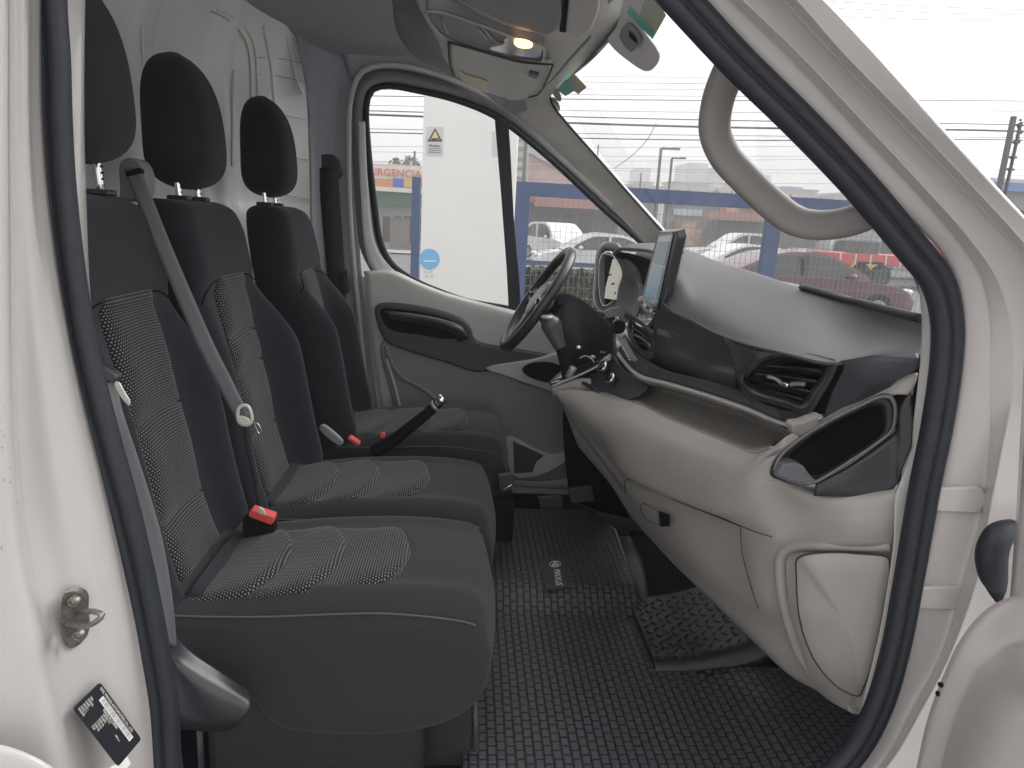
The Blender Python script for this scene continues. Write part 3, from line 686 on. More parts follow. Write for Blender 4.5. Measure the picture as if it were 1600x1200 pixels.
for s, nm in ((near,'outer'),(mid_,'middle'),(drv,'driver')):
    lab = {'outer':'nearest passenger seat, beside the open door','middle':'middle seat between the belted seat and the driver seat','driver':'far driver seat beside the far door'}[nm]
    st = box('seat_frame', (-.25+s.dx*.6, s.yc, .72), (.5, .36, .30) if nm == 'driver' else (.44,.40,.24), brownm, van, .02)
    st.name = 'driver_seat' if nm == 'driver' else 'passenger_seat'; st['label'] = lab
    b = backrest(s, st, 'charcoal backrest of the '+lab)
    # middle and near backrests share one bench: inner faces nearly touch
    insert_back(s, st, uw=.50 if nm != 'driver' else .42, zs={'outer':(.985,1.12,1.33,1.57),'middle':(.99,1.16,1.34,1.425,1.575),'driver':(1.0,1.15,1.33,1.55)}[nm])
    headrest(s, st, 'headrest of the '+lab, **({'zc':1.985,'xc':-.712,'hh':.17} if nm == 'outer' else {'xc':-.738} if nm == 'middle' else {'xc':-.765}))
    s.dx += .035 if nm == 'outer' else 0
    c = cushion(s, st, 'cushion of the '+lab)
    insert_cush(s, st, **({'uw':.71,'cu':-.15} if nm == 'outer' else {'uw':.74,'cu':-.08}), xs=(-.49,-.36,-.245,-.10) if nm != 'driver' else (-.49,-.34,-.19,-.06))
    SE.append(st)
    # bottom cover between backrest and cushion
    bolster = surf('rear_flap', [[np.array([s.front(.0,1.0)+.01, s.yc+t*.17, 1.02]) for t in (-1,-.4,.4,1)], [np.array([s.front(0,1.0)+.06, s.yc+t*.17, 1.0]) for t in (-1,-.4,.4,1)], [np.array([s.front(0,1.0)+.10, s.yc+t*.16, 1.0]) for t in (-1,-.4,.4,1)]], fabric, st, n=12, thick=.01)
# plastic hinge cover low beside the near seat, floor box, rails
hc = surf('seat_hinge_cover', [
    T([(240,950,1.16),(262,972,1.155),(290,1010,1.15),(340,1046,1.15),(391,1080,1.15)]),
    T([(240,975,1.13),(260,992,1.125),(280,1030,1.12),(330,1068,1.12),(393,1098,1.12)]),
    T([(240,1000,1.12),(262,1015,1.115),(280,1050,1.11),(330,1086,1.11),(390,1108,1.11)]),
    T([(240,1090,1.12),(262,1105,1.115),(282,1120,1.11),(330,1128,1.11),(380,1124,1.11)]),
    T([(240,1130,1.14),(262,1136,1.14),(285,1140,1.13),(330,1143,1.13),(358,1142,1.13)])], darks, SE[0], n=30, m=6, thick=.01)
box('seat_base_panel', (-.16,1.64,.66), (.42,.72,.20), brownm, SE[0], .01)
MATS['strut'] = satin
tube('floor_strut', T([(312,1140,1.2),(318,1260,1.2)]),   .006, dark, SE[0], n=4)
tube('seat_rail', T([(742,1095,1.28),(748,1260,1.28)]), .006, dark, SE[0], n=4)
tube('seat_rail', T([(730,1120,1.3),(733,1260,1.3)]), .009, black, SE[0], n=4)
box('seat_pedestal', (.02,2.4,.72), (.34,.44,.22), black, SE[2], .02)
plate('pedestal_lever', [(778,742),(800,740),(803,755),(797,768),(780,770)], 2.18, .02, dark, SE[2], .004)
tube('lever_rod', T([(780,768,2.17),(801,757,2.17)]), .003, chrome, SE[2], n=4)

# ------------------------------------------------------------------ BELTS, BUCKLES, HANDBRAKE
mb = surf('middle_seat_belt', [T([(193,262,1.60),(208,300,1.585),(240,380,1.56),(275,465,1.535),(310,545,1.51),(345,612,1.49),(374,664,1.475)]), T([(218,262,1.60),(236,305,1.585),(268,385,1.56),(302,465,1.535),(335,540,1.51),(365,600,1.49),(390,652,1.475)])], webbing, van, n=60, m=4, thick=.002)
mb['label'] = 'grey belt webbing running diagonally over the near backrest'
rb_ = plate('belt_guide', [(186,255),(196,247),(214,249),(224,262),(228,282),(222,310),(188,312),(186,290)], 1.63, .05, trimd, mb, .006, 40, 3)
plate('belt_slot', [(194,268),(217,262),(221,270),(197,276)], 1.59, .02, black, mb, .002)
sweep('belt_tongue', T([(372,640,1.465),(378,634,1.465),(386,634,1.465),(392,644,1.465),(393,658,1.465),(386,664,1.465),(374,660,1.465)]), srect(.004,.002,4,8), buckw, mb, True, (0,1,0), n=36)
plate('tongue_plate', [(370,652),(376,650),(388,655),(391,662),(382,665),(372,660)], 1.462, .006, buckw, mb, .002, 24)
surf('lap_webbing', [T([(378,662,1.475),(384,700,1.48),(394,745,1.49),(402,790,1.50)]), T([(390,662,1.475),(394,700,1.48),(402,745,1.49),(408,790,1.50)])], webbing_d, mb, n=24, m=2, thick=.003)
sweep('belt_button', T([(398,660,1.47),(403,662,1.47),(409,676,1.47),(406,678,1.47),(400,668,1.47)]), circ(.0007,6), chrome, mb, True, (0,1,0), n=20)
def buckle(l, Y, sz, label):
    b = plate('belt_buckle', l, Y, .03, red, van, .003, 0, 3); b['label'] = label; return b
b1 = buckle([(388,802),(392,796),(428,808),(427,817),(423,821),(388,808)], 1.49, 1, 'red buckle beside the near cushion')
plate('buckle_body', [(378,812),(386,806),(424,820),(428,812),(428,850),(380,850)], 1.50, .03, black, b1, .004)
plate('buckle_tongue', [(402,798),(405,792),(412,797),(416,806),(404,803)], 1.485, .004, buckw, b1, .001)
b2 = buckle([(543,684),(547,683),(562,693),(561,697),(557,697),(543,687)], 2.13, 1, 'red buckle between the middle and driver seats')
b3 = plate('belt_buckle', [(593,680),(596,676),(600,677),(602,680),(600,684),(595,684)], 2.12, .01, red, van, .002, 16); b3['label'] = 'small red buckle behind the parking brake'
plate('buckle_strap', [(498,668),(503,664),(530,684),(536,692),(532,697),(508,682)], 2.10, .02, trimd, b2, .004, 24)
plate('buckle_strap', [(470,712),(481,698),(493,716),(478,720)], 2.04, .01, buckw, b2, .002)
surf('near_seat_belt', [T([(155,598,1.19),(160,640,1.16),(176,720,1.15),(200,800,1.14),(226,870,1.13),(250,960,1.12),(262,1010,1.12)]), T([(182,598,1.19),(190,640,1.16),(216,720,1.15),(238,790,1.14),(254,850,1.13),(270,950,1.12),(275,1010,1.12)])], webbing, van, n=50, m=4, thick=.003)['label'] = 'grey belt webbing hanging beside the door seal'
plate('belt_sleeve', [(150,570),(158,570),(178,584),(184,592),(178,600),(158,590)], 1.155, .02, darks, van, .004, 24)
plate('belt_tongue', [(178,598),(184,596),(194,612),(203,628),(202,635),(192,626),(182,610)], 1.15, .004, buckw, van, .002, 24)
hb = sweep('handbrake', T([(585,706,2.16),(612,690,2.15),(640,668,2.14),(664,649,2.13),(684,631,2.12)]), circ(1,14), black, van, False, (0,1,0), n=40, taper=lambda s: .022-.006*s)
tube('handbrake_button', T([(684,630,2.12),(693,622,2.115)]), .0165, chrome, hb, n=4, k=18)
tube('handbrake_collar', T([(677,636,2.12),(681,633,2.12)]), .018, satin, hb, n=3, k=18)

# ------------------------------------------------------------------ MAT, TUNNEL
def floor_h(x, y):
    h = .625
    h += .055*sstep(1.80,1.92,y)*(1-sstep(2.46,2.56,y))              # the raised middle of the floor
    h += .10*sstep(.62,.80,x)*sstep(1.72,1.60,y)*.3
    return h
def matmat():
    m = mat('ribbed_rubber', (.030,.031,.036), .40); n = m.node_tree.nodes; l = m.node_tree.links; b = n['Principled BSDF']
    uv = n.new('ShaderNodeUVMap'); uv.uv_map = 'uv'; sp = n.new('ShaderNodeSeparateXYZ'); l.new(uv.outputs[0], sp.inputs[0])
    M = lambda op, a, b_=None: math_node(n, l, op, a, b_)
    v = M('DIVIDE', sp.outputs[0], .0205); row = M('FLOOR', v); odd = M('MULTIPLY', M('ABSOLUTE', M('MODULO', row, 2.0)), .5)
    u = M('ADD', M('DIVIDE', sp.outputs[1], .0265), odd)
    fu = M('ABSOLUTE', M('SUBTRACT', M('FRACT', u), .5)); fv = M('ABSOLUTE', M('SUBTRACT', M('FRACT', v), .5))
    d = M('MAXIMUM', M('MULTIPLY', fu, 1.0), fv)
    d2 = M('MAXIMUM', d, M('SUBTRACT', M('ADD', fu, fv), .32))
    mr = n.new('ShaderNodeMapRange'); mr.inputs[1].default_value = .36; mr.inputs[2].default_value = .46; mr.inputs[3].default_value = 1; mr.inputs[4].default_value = 0
    l.new(d2, mr.inputs[0])
    bp = n.new('ShaderNodeBump'); bp.inputs['Strength'].default_value = .7; bp.inputs['Distance'].default_value = .0035; l.new(mr.outputs[0], bp.inputs['Height']); l.new(bp.outputs[0], b.inputs['Normal'])
    mx = n.new('ShaderNodeMix'); mx.data_type = 'RGBA'; mx.inputs[6].default_value = (.012,.013,.016,1); mx.inputs[7].default_value = (.058,.060,.068,1)  # dark grooves and paler cell tops: shade and highlight put into the colour
    l.new(mr.outputs[0], mx.inputs[0]); l.new(mx.outputs[2], b.inputs['Base Color'])
    return m
mm = matmat()
V = []; U = []; NX, NY = 70, 120
for j in range(NY+1):
    y = 1.12+(2.50-1.12)*j/NY
    for i in range(NX+1):
        t = i/NX
        xl = .03+.05*sstep(1.9,2.4,y); xr = interp(y, [1.12,1.45,1.53,1.56,1.80,2.0,2.3,2.5], [1.05,1.02,.98,.56,.565,.56,.575,.50])
        x = xl+(xr-xl)*t; z = floor_h(x, y); 
        V.append((x, y, z)); U.append((x, y))
fm = mesh('rubber_floor_mat', V, grid_faces(NY+1, NX+1), mm, None, True, U)
fm.modifiers.new('s','SOLIDIFY').thickness = .006
tag(fm, 'black rubber floor mat with brick pattern lying between seats and dashboard', 'floor mat')
# badge on the mat
cc = T([(847,874),(885,869),(891,918),(853,922)], 2.0)
hz = .680
bc = TZ([(847,874),(884,870),(891,918),(853,922)], hz)
badge = prism('mat_badge', bc, (0,0,.003), mat('badge_grey', (.05,.052,.055), .5), fm, 0); 
ex = bc[3]-bc[0]; ey = bc[0]-bc[1]; exn = ex/np.linalg.norm(ex); c0 = (bc[0]+bc[1])/2+ex*.25+np.array([0,0,.0045])
text('badge_word', 'MAXUS', .030, c0+ex*.17+ey*.10, ex, -bc[1]*0+ (bc[1]-bc[0]), whitep, badge, .0003)
wr = np.linalg.norm(ey)*.22; ax_ = exn; ay_ = -ey/np.linalg.norm(ey)
tube('badge_ring', [c0+ax_*wr*math.cos(a)+ay_*wr*math.sin(a) for a in np.linspace(0,2*math.pi,25)[:-1]], .0011, whitep, badge, True, n=40, up=(0,0,1), k=6)
tube('badge_triangle', [c0+ax_*wr*.68*math.cos(a)+ay_*wr*.68*math.sin(a) for a in (math.pi, math.pi+2.094, math.pi+4.189)], .0016, whitep, badge, True, n=30, up=(0,0,1), k=6, smooth=False)
# diamond-tread toe plate and the black tunnel side
def toez(x, y): return .632+.16*sstep(.50,1.0,x)*(x-.5)*2+.01
toe = surf('toe_plate', [[np.array([x,y,toez(x,y)-(.05 if y < 1.56 else 0)]) for y in (1.55,1.575,1.62,1.75,1.90)] for x in (.53,.58,.65,.75,.82,.87)], mat('glossy_black_rubber', (.014,.015,.018), .38, bump=.3, bscale=120), van, n=20, m=6, thick=.01)
tread = MB(); k_ = 0
for i in range(13):
    for j in range(10):
        x, y = .55+i*.024, 1.59+j*.030+(i%2)*.015
        p = np.array([x, y, toez(x,y)+.002]); a = 1 if (i+j) % 2 else -1
        tread.bar(p-np.array([.007,.006*a,.0]), p+np.array([.007,.006*a,0]), .0024, 5)
tread.build('tread_bars', mat('wet_black_rubber', (.03,.03,.034), .28), toe, True)
surf('tunnel_side', [T([(948,838,2.32),(962,860,2.25),(985,915,2.03),(1004,985,1.80)]), T([(985,838,2.30),(1000,868,2.22),(1012,915,2.03),(1014,985,1.82)])], dark, van, n=16, m=4, thick=.01)
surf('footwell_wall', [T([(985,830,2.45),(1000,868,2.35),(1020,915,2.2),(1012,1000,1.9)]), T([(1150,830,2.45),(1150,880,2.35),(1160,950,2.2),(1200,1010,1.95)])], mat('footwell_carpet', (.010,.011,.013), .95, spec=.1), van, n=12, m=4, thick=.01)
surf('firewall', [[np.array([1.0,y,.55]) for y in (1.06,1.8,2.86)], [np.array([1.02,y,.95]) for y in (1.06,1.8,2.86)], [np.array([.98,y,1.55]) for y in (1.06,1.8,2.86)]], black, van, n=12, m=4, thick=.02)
box('near_sill', (.15,1.035,.585), (1.9,.10,.06), black, van, .01)
# pedals and dark driver footwell
for k,(x,y) in enumerate(((858,790),(905,775))):
    plate('pedal', [(x-18,y-12),(x+20,y-16),(x+24,y+8),(x-12,y+12)], 2.5, .02, dark, van, .004)
# ------------------------------------------------------------------ DASHBOARD
# feature curves run from the near end (right of the photo) to the far end
Wb = [(1450,506,1.10),(1440,501,1.12),(1350,478,1.35),(1255,452,1.60),(1180,428,1.90),(1120,410,2.22),(1085,396,2.48),(1062,388,2.62),(1010,380,2.78)]
TOP2 = [(1450,528,1.10),(1435,524,1.12),(1360,508,1.30),(1250,478,1.50),(1165,455,1.75),(1105,436,1.98),(1075,424,2.12),(1050,412,2.28),(990,402,2.6)]
C1 = [(1450,549,1.08),(1434,548,1.09),(1380,548,1.13),(1318,560,1.16),(1240,541,1.30),(1150,513,1.52),(1090,486,1.74),(1060,465,1.88),(1000,470,2.2)]
F2 = [(1450,556,1.07),(1434,554,1.08),(1382,554,1.12),(1308,566,1.15),(1228,552,1.285),(1140,530,1.50),(1082,505,1.72),(1048,488,1.86),(1000,490,2.2)]
dash = surf('dash_pad', [T([(p[0],p[1]-2,p[2]+.05) for p in Wb]), T(Wb), T(TOP2), T(C1), T(F2)], pad, van, n=90, m=8, thick=.006)
dash['label'] = 'grained dark grey top of the dashboard'
# front face of the pad down to its lower edge
surf('airbag_cover', [
    T([(1172,545,1.43),(1140,530,1.50),(1105,514,1.62),(1075,497,1.75),(1045,482,1.88),(1034,472,1.93)]),
    T([(1178,556,1.43),(1142,548,1.50),(1105,536,1.62),(1075,522,1.75),(1045,505,1.88),(1026,490,1.95)]),
    T([(1166,578,1.445),(1136,572,1.52),(1100,560,1.63),(1070,548,1.75),(1040,530,1.88),(1020,514,1.97)]),
    T([(1152,586,1.46),(1126,582,1.53),(1092,571,1.65),(1062,560,1.76),(1036,547,1.88),(1016,535,1.98)]),
    T([(1150,590,1.465),(1124,587,1.535),(1090,577,1.655),(1060,566,1.765),(1034,553,1.885),(1014,541,1.985)]),
    T([(1150,606,1.50),(1124,602,1.57),(1090,592,1.69),(1060,583,1.80),(1034,572,1.92),(1014,562,2.02)])], dark, dash, n=50, m=6, thick=.01)
surf('pad_front', [T([(1230,549,1.29),(1205,548,1.34),(1172,545,1.43),(1130,528,1.52)]), T([(1205,555,1.33),(1190,560,1.36),(1170,572,1.43),(1150,585,1.465)]), T([(1205,560,1.34),(1192,566,1.37),(1174,582,1.43),(1154,607,1.49)])], dark, dash, n=24, m=5, thick=.008)
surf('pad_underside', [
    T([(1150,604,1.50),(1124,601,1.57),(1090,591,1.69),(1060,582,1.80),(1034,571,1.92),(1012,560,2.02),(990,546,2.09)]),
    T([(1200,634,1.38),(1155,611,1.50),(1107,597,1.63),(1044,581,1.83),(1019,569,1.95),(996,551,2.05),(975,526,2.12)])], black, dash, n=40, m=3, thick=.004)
# "AIRBAG" moulded in the pad
fr_ = T([(1030,515,1.905),(1064,524,1.80),(1062,533,1.80),(1030,524,1.905)])
sweep('airbag_mark_frame', [p+np.array([-.006,0,0.002]) for p in fr_], circ(.0010,6), pad, dash, True, (1,0,0), n=40, smooth=False)
text('airbag_mark', 'AIRBAG', .020, fr_[3]+(fr_[0]-fr_[3])*.2+np.array([-.007,-.006,.002]), fr_[1]-fr_[0], fr_[0]-fr_[3], trimd, dash, .0005)
# near end cap of the pad (dark, below the soft edge)
surf('dash_end_cap', [
    T([(1312,564,1.14),(1334,560,1.115),(1370,554,1.09),(1434,552,1.07)]),
    T([(1318,572,1.13),(1342,570,1.105),(1376,563,1.08),(1436,562,1.06)]),
    T([(1300,612,1.16),(1330,610,1.125),(1372,595,1.09),(1434,575,1.06)]),
    T([(1288,648,1.17),(1318,640,1.14),(1352,618,1.11),(1400,596,1.08)]),
    T([(1284,662,1.18),(1300,655,1.16),(1330,640,1.13),(1390,606,1.09)])], dark, dash, n=30, m=6, thick=.01)
# side vent near end
vent = surf('air_vent', [
    T([(1150,590,1.46),(1165,572,1.44),(1196,553,1.36),(1240,549,1.28),(1285,556,1.20),(1308,566,1.155),(1300,590,1.16),(1282,620,1.17),(1263,646,1.185),(1225,636,1.26),(1190,627,1.34),(1165,617,1.42),(1156,604,1.45)]),
    T([(1160,592,1.45),(1172,577,1.43),(1199,560,1.35),(1240,556,1.27),(1280,562,1.20),(1298,569,1.165),(1291,590,1.17),(1274,616,1.18),(1259,636,1.195),(1225,627,1.265),(1193,618,1.34),(1172,608,1.41),(1165,602,1.43)]),
    T([(1166,594,1.46),(1176,580,1.44),(1202,564,1.37),(1240,560,1.29),(1276,566,1.22),(1292,572,1.19),(1285,590,1.20),(1269,613,1.21),(1256,631,1.22),(1225,622,1.29),(1196,613,1.36),(1176,604,1.42),(1170,600,1.44)]),
    T([(1172,596,1.50),(1180,583,1.49),(1205,568,1.43),(1240,564,1.35),(1272,570,1.28),(1285,576,1.26),(1279,592,1.27),(1265,610,1.28),(1253,626,1.29),(1226,617,1.35),(1199,609,1.42),(1181,601,1.48),(1175,599,1.49)])], darks, dash, n=80, closed=True, m=5, thick=.004)
vent['label'] = 'large side air vent with dark slats'
vp = T([(1172,596,1.50),(1180,583,1.49),(1205,568,1.43),(1240,564,1.35),(1272,570,1.28),(1285,576,1.26),(1279,592,1.27),(1265,610,1.28),(1253,626,1.29),(1226,617,1.35),(1199,609,1.42),(1181,601,1.48)])
mesh('vent_back', [p+np.array([.03,.0,0]) for p in cr(vp,40,True)]+[sum(vp)/len(vp)+np.array([.03,0,0])], [(i,(i+1)%40,40) for i in range(40)], black, vent, False)
for a,b in (((1200,573,1.435),(1288,583,1.235)),((1180,585,1.48),(1283,600,1.242)),((1176,598,1.49),(1274,616,1.25)),((1192,611,1.44),(1260,628,1.265))):
    sweep('vent_slat', [PY(*a), PY(*b)], srect(.016,.0028,4,12), darks, vent, False, (.45,0,1), n=3)
sweep('vent_tab', T([(1200,588,1.36),(1212,592,1.345),(1226,602,1.325),(1240,600,1.30),(1258,600,1.275)]), srect(.004,.005,4,10), satin, vent, False, (0,1,0), n=20)
box('vent_tab_knob', PY(1229,601,1.31), (.012,.02,.012), chrome, vent, .004)
# ribbed shelf and its silver lip
S1 = [(1262,648,1.20),(1200,634,1.34),(1155,610,1.48),(1107,596,1.60),(1044,580,1.80),(1019,567,1.93),(996,548,2.03),(975,522,2.10)]
S2 = [(1284,650,1.17),(1242,661,1.24),(1162,633,1.42),(1099,612,1.60),(1044,596,1.78),(1000,584,1.94),(982,568,2.02),(966,548,2.09)]
shelf = surf('ribbed_shelf', [T(S1), T(S2)], dark, dash, n=60, m=4, thick=.006)
ribs = MB()
a1 = cr(T(S1), 120); a2 = cr(T(S2), 120)
for q in range(1,8):
    t = q/8.
    for i in range(14,96):
        ribs.bar(a1[i]*(1-t)+a2[i]*t+np.array([-.002,0,.003]), a1[i+1]*(1-t)+a2[i+1]*t+np.array([-.002,0,.003]), .0013, 4)
ribs.build('shelf_ribs', mat('shelf_rib_grey', (.10,.10,.105), .45), shelf, True)
lip = surf('silver_lip', [T(S2), T([(x-2,y+3,Y-.012) for x,y,Y in S2]), T([(x-3,y+6,Y-.012) for x,y,Y in S2]), T([(x-2,y+9,Y+.002) for x,y,Y in S2])], mat('silver_lip', (.50,.49,.47), .35, metal=.3), dash, n=70, m=5, thick=.004)
plate('lip_end', [(1240,663),(1256,660),(1284,650),(1290,654),(1286,664),(1262,682),(1244,680),(1238,672)], 1.165, .03, beige, dash, .004, 34)
# tray recess under the lip
L1 = [(1205,700,1.22),(1180,709,1.27),(1158,702,1.33),(1107,681,1.47),(1033,650,1.70),(1000,633,1.83),(982,626,1.92),(975,618,1.98)]
TI = [(1238,680,1.24),(1232,678,1.25),(1160,648,1.44),(1098,627,1.61),(1043,610,1.79),(1000,600,1.94),(984,590,2.02),(970,580,2.06)]
traym = mat('tray_plastic', (.24,.228,.21), .6, noise=.1)
surf('storage_tray', [T([(x,y-3,Y+.03) for x,y,Y in TI]), T([(x,y+2,Y+.14) for x,y,Y in TI]), T([(1215,690,1.36),(1175,690,1.42),(1150,682,1.47),(1100,664,1.6),(1030,634,1.85),(1000,622,1.97),(985,614,2.05),(975,606,2.1)]), T([(x,y-1,Y+.004) for x,y,Y in L1])], traym, dash, n=60, m=6, thick=.004)
# beige lower body
LOWR = [
    T(L1),
    T([(1204,706,1.205),(1178,716,1.245),(1150,708,1.31),(1098,690,1.44),(1024,660,1.67),(990,642,1.80),(960,626,1.92),(938,612,2.02)]),
    T([(1207,716,1.19),(1176,728,1.215),(1140,726,1.28),(1080,704,1.42),(1005,672,1.65),(965,652,1.80),(935,634,1.93),(910,610,2.05)]),
    T([(1212,752,1.175),(1176,760,1.20),(1130,762,1.27),(1065,744,1.42),(985,704,1.66),(945,676,1.82),(915,650,1.95),(888,608,2.08)]),
    T([(1225,790,1.17),(1180,798,1.205),(1130,802,1.28),(1060,780,1.44),(975,738,1.70),(945,700,1.87),(912,664,1.98),(872,610,2.10)]),
    T([(1210,840,1.185),(1180,832,1.225),(1130,812,1.325),(1060,785,1.49),(982,750,1.74),(950,716,1.90),(918,680,2.0),(866,612,2.11)]),
    T([(1212,870,1.20),(1182,860,1.24),(1140,838,1.335),(1070,812,1.49),(990,775,1.74),(955,735,1.90),(925,696,2.0),(870,620,2.12)]),
    T([(1222,950,1.22),(1190,940,1.26),(1150,918,1.35),(1085,880,1.50),(1010,815,1.76),(968,760,1.92),(935,715,2.02),(885,650,2.14)]),
    T([(1252,1050,1.24),(1215,1030,1.29),(1170,990,1.38),(1110,935,1.52),(1040,868,1.74),(985,800,1.92),(945,740,2.03),(900,690,2.16)]),
    T([(1280,1082,1.24),(1235,1056,1.30),(1190,1015,1.39),(1130,955,1.53),(1055,880,1.76),(992,815,1.94),(952,755,2.05),(905,700,2.18)]),
    T([(1300,1085,1.32),(1250,1058,1.38),(1205,1015,1.47),(1145,955,1.61),(1070,880,1.84),(1005,815,2.02),(965,755,2.13),(915,700,2.26)])]
NEARR = [
    T([(1206,706,1.24),(1250,705,1.24),(1300,700,1.24),(1340,700,1.24),(1400,700,1.24),(1428,700,1.20)]),
    T([(1207,735,1.19),(1235,745,1.18),(1275,752,1.18),(1320,752,1.18),(1380,745,1.16),(1405,745,1.12)]),
    T([(1214,752,1.17),(1245,765,1.147),(1285,774,1.115),(1325,775,1.09),(1385,770,1.06),(1402,766,1.055)]),
    T([(1222,790,1.17),(1250,800,1.147),(1290,808,1.108),(1330,810,1.075),(1385,806,1.052),(1400,803,1.05)]),
    T([(1212,836,1.185),(1245,842,1.160),(1290,846,1.118),(1330,848,1.085),(1380,846,1.062),(1398,845,1.058)]),
    T([(1214,852,1.195),(1240,856,1.172),(1290,860,1.12),(1330,860,1.10),(1378,862,1.075),(1398,862,1.07)]),
    T([(1216,920,1.205),(1240,930,1.17),(1280,930,1.13),(1320,930,1.105),(1365,930,1.08),(1388,930,1.07)]),
    T([(1234,1000,1.22),(1256,1010,1.18),(1290,1010,1.145),(1320,1010,1.12),(1355,1010,1.09),(1374,1010,1.08)]),
    T([(1262,1062,1.235),(1284,1074,1.19),(1308,1085,1.15),(1325,1092,1.13),(1340,1090,1.10),(1352,1080,1.09)]),
    T([(1280,1086,1.245),(1298,1096,1.20),(1315,1106,1.16),(1328,1112,1.14),(1340,1116,1.12),(1346,1108,1.10)])]
def both(nr, lr): return [p for p in nr[::-1]][:-1]+list(lr)
L78 = [(a+b)/2 for a, b in zip(cr(LOWR[7], 8), cr(LOWR[8], 8))]
up_ = [p+np.array([0,.03,.03]) for p in NEARR[0]]
ROWS = [both(up_, LOWR[0]), both(NEARR[0], LOWR[1]), both(NEARR[1], LOWR[2]), both(NEARR[2], LOWR[3]), both(NEARR[3], LOWR[4]), both(NEARR[4], LOWR[5]), both(NEARR[5], LOWR[6]), both(NEARR[6], LOWR[7]), both(NEARR[7], L78), both(NEARR[8], LOWR[8]), both(NEARR[9], LOWR[9]), both([p+np.array([.02,.08,.02]) for p in NEARR[9]], LOWR[10])]
low = surf('lower_dash', ROWS, beige, van, n=170, m=7, thick=.008)
low['label'] = 'greige lower dashboard with glove compartment'
# fuse cover panel line and body
FC = [(1244,900,1.145),(1244,876,1.14),(1254,868,1.125),(1298,863,1.105),(1340,865,1.088),(1388,871,1.064),(1390,880,1.062),(1384,940,1.066),(1369,1012,1.075),(1348,1078,1.09),(1341,1088,1.10),(1312,1076,1.125),(1282,1046,1.145),(1262,1010,1.155),(1248,960,1.15)]
fcp = cr(T([(x,y,Y-.004) for x,y,Y in FC]), 60, True); ctr = sum(fcp)/60+np.array([0,-.006,0])
fv = []
for q_, d_ in ((1,0),(.97,-.004),(.7,-.0045),(.35,-.005)): fv += [p*q_+ctr*(1-q_)+np.array([0,d_,0]) for p in fcp]
mesh('fuse_cover', fv+[ctr+np.array([0,-.005,0])], grid_faces(4,60,True)+[(180+i,180+(i+1)%60,240) for i in range(60)], beige, low)
seamm = mat('panel_gap', (.03,.028,.027), .8)
sweep('fuse_cover_gap', T([(x,y,Y-.006) for x,y,Y in FC]), circ(.0014,6), seamm, low, True, (0,1,0), n=90)
# glove compartment lid lines, latch
sweep('glove_gap', T([(978,770,1.735),(976,752,1.735),(984,749,1.72),(1020,764,1.60),(1062,784,1.475),(1110,803,1.355),(1157,822,1.265)]), circ(.0018,6), seamm, low, False, (0,1,0), n=50)
sweep('glove_gap', T([(1157,822,1.265),(1180,831,1.215),(1206,839,1.175)]), circ(.0010,6), seamm, low, False, (0,1,0), n=12)
sweep('glove_seam', T([(1157,822,1.268),(1159,860,1.275),(1170,905,1.28),(1184,950,1.28)]), circ(.0009,6), seamm, low, False, (0,1,0), n=30)
sweep('glove_latch', [p+np.array([-.003,-.002,0]) for p in T([(1002,789,1.63),(1008,786,1.62),(1028,797,1.565),(1031,820,1.565),(1012,812,1.61),(1004,800,1.63)])], circ(.0009,6), seamm, low, True, (0,1,0), n=50, smooth=False)
sweep('end_panel_frame', T([(1392,852,1.066),(1340,853,1.098),(1290,853,1.124),(1240,854,1.17),(1222,866,1.19),(1220,910,1.196),(1232,970,1.205),(1252,1025,1.215),(1282,1066,1.215),(1312,1092,1.18),(1334,1106,1.13)]), circ(.011,14), beige, low, False, (0,1,0), n=80)
prism('latch_recess', T([(1030,798,1.565),(1046,804,1.53),(1047,822,1.53),(1032,822,1.56)]), (-.003,-.004,0), black, low, .001)
# beige behind the cup tray up to the pad end
surf('end_garnish', [T([(1284,655,1.165),(1310,640,1.145),(1345,622,1.125),(1400,590,1.09),(1432,582,1.07)]), T([(1262,676,1.165),(1300,650,1.14),(1345,628,1.115),(1395,606,1.085),(1428,600,1.065)]), T([(1240,690,1.165),(1300,652,1.13),(1345,630,1.105),(1390,616,1.08),(1426,618,1.065)])], beige, low, n=30, m=5, thick=.008)
# dark cup tray with silver-grey rim
CT = [(1204,742,1.11),(1208,722,1.115),(1222,704,1.115),(1256,678,1.105),(1300,652,1.095),(1345,630,1.085),(1378,616,1.075),(1392,616,1.07),(1400,626,1.068),(1402,648,1.068),(1396,672,1.07),(1370,694,1.075),(1328,722,1.085),(1290,746,1.09),(1268,757,1.095),(1240,757,1.10),(1218,750,1.105)]
cx_, cy_ = 1305, 692
def shr(L, k, dy=0): return [(cx_+(x-cx_)*k+(2 if k < 1 else 0), cy_+(y-cy_)*k, Y+dy) for x,y,Y in L]
rim = surf('cup_tray', [T(shr(CT,1.0,.03)), T(shr(CT,1.0,.0)), T(shr(CT,.965,-.008)), T(shr(CT,.93,-.006)), T(shr(CT,.90,.004)), T(shr(CT,.80,.012)), T(shr(CT,.76,.05))], darks, low, n=90, m=5, closed=True, thick=.003)
rim['label'] = 'dark open cup tray at the dashboard end'
rp = cr(T(shr(CT,.78,.07)), 40, True); mesh('tray_inside', rp+[sum(rp)/40+np.array([0,.02,0])], [(i,(i+1)%40,40) for i in range(40)], black, rim, False)
sweep('tray_rim_strip', T(shr(CT,.945,-.009)), srect(.0030,.0018,4,8), mat('satin_grey_rim', (.10,.104,.115), .35), rim, True, (0,1,0), n=110)  # satin grey strip running along the rim
plate('tray_finger', [(1214,742),(1224,727),(1240,723),(1256,728),(1264,740),(1276,752),(1258,755),(1236,753)], 1.085, .03, mat('tray_tab_grey', (.10,.10,.11), .4), rim, .003, 0, 3)
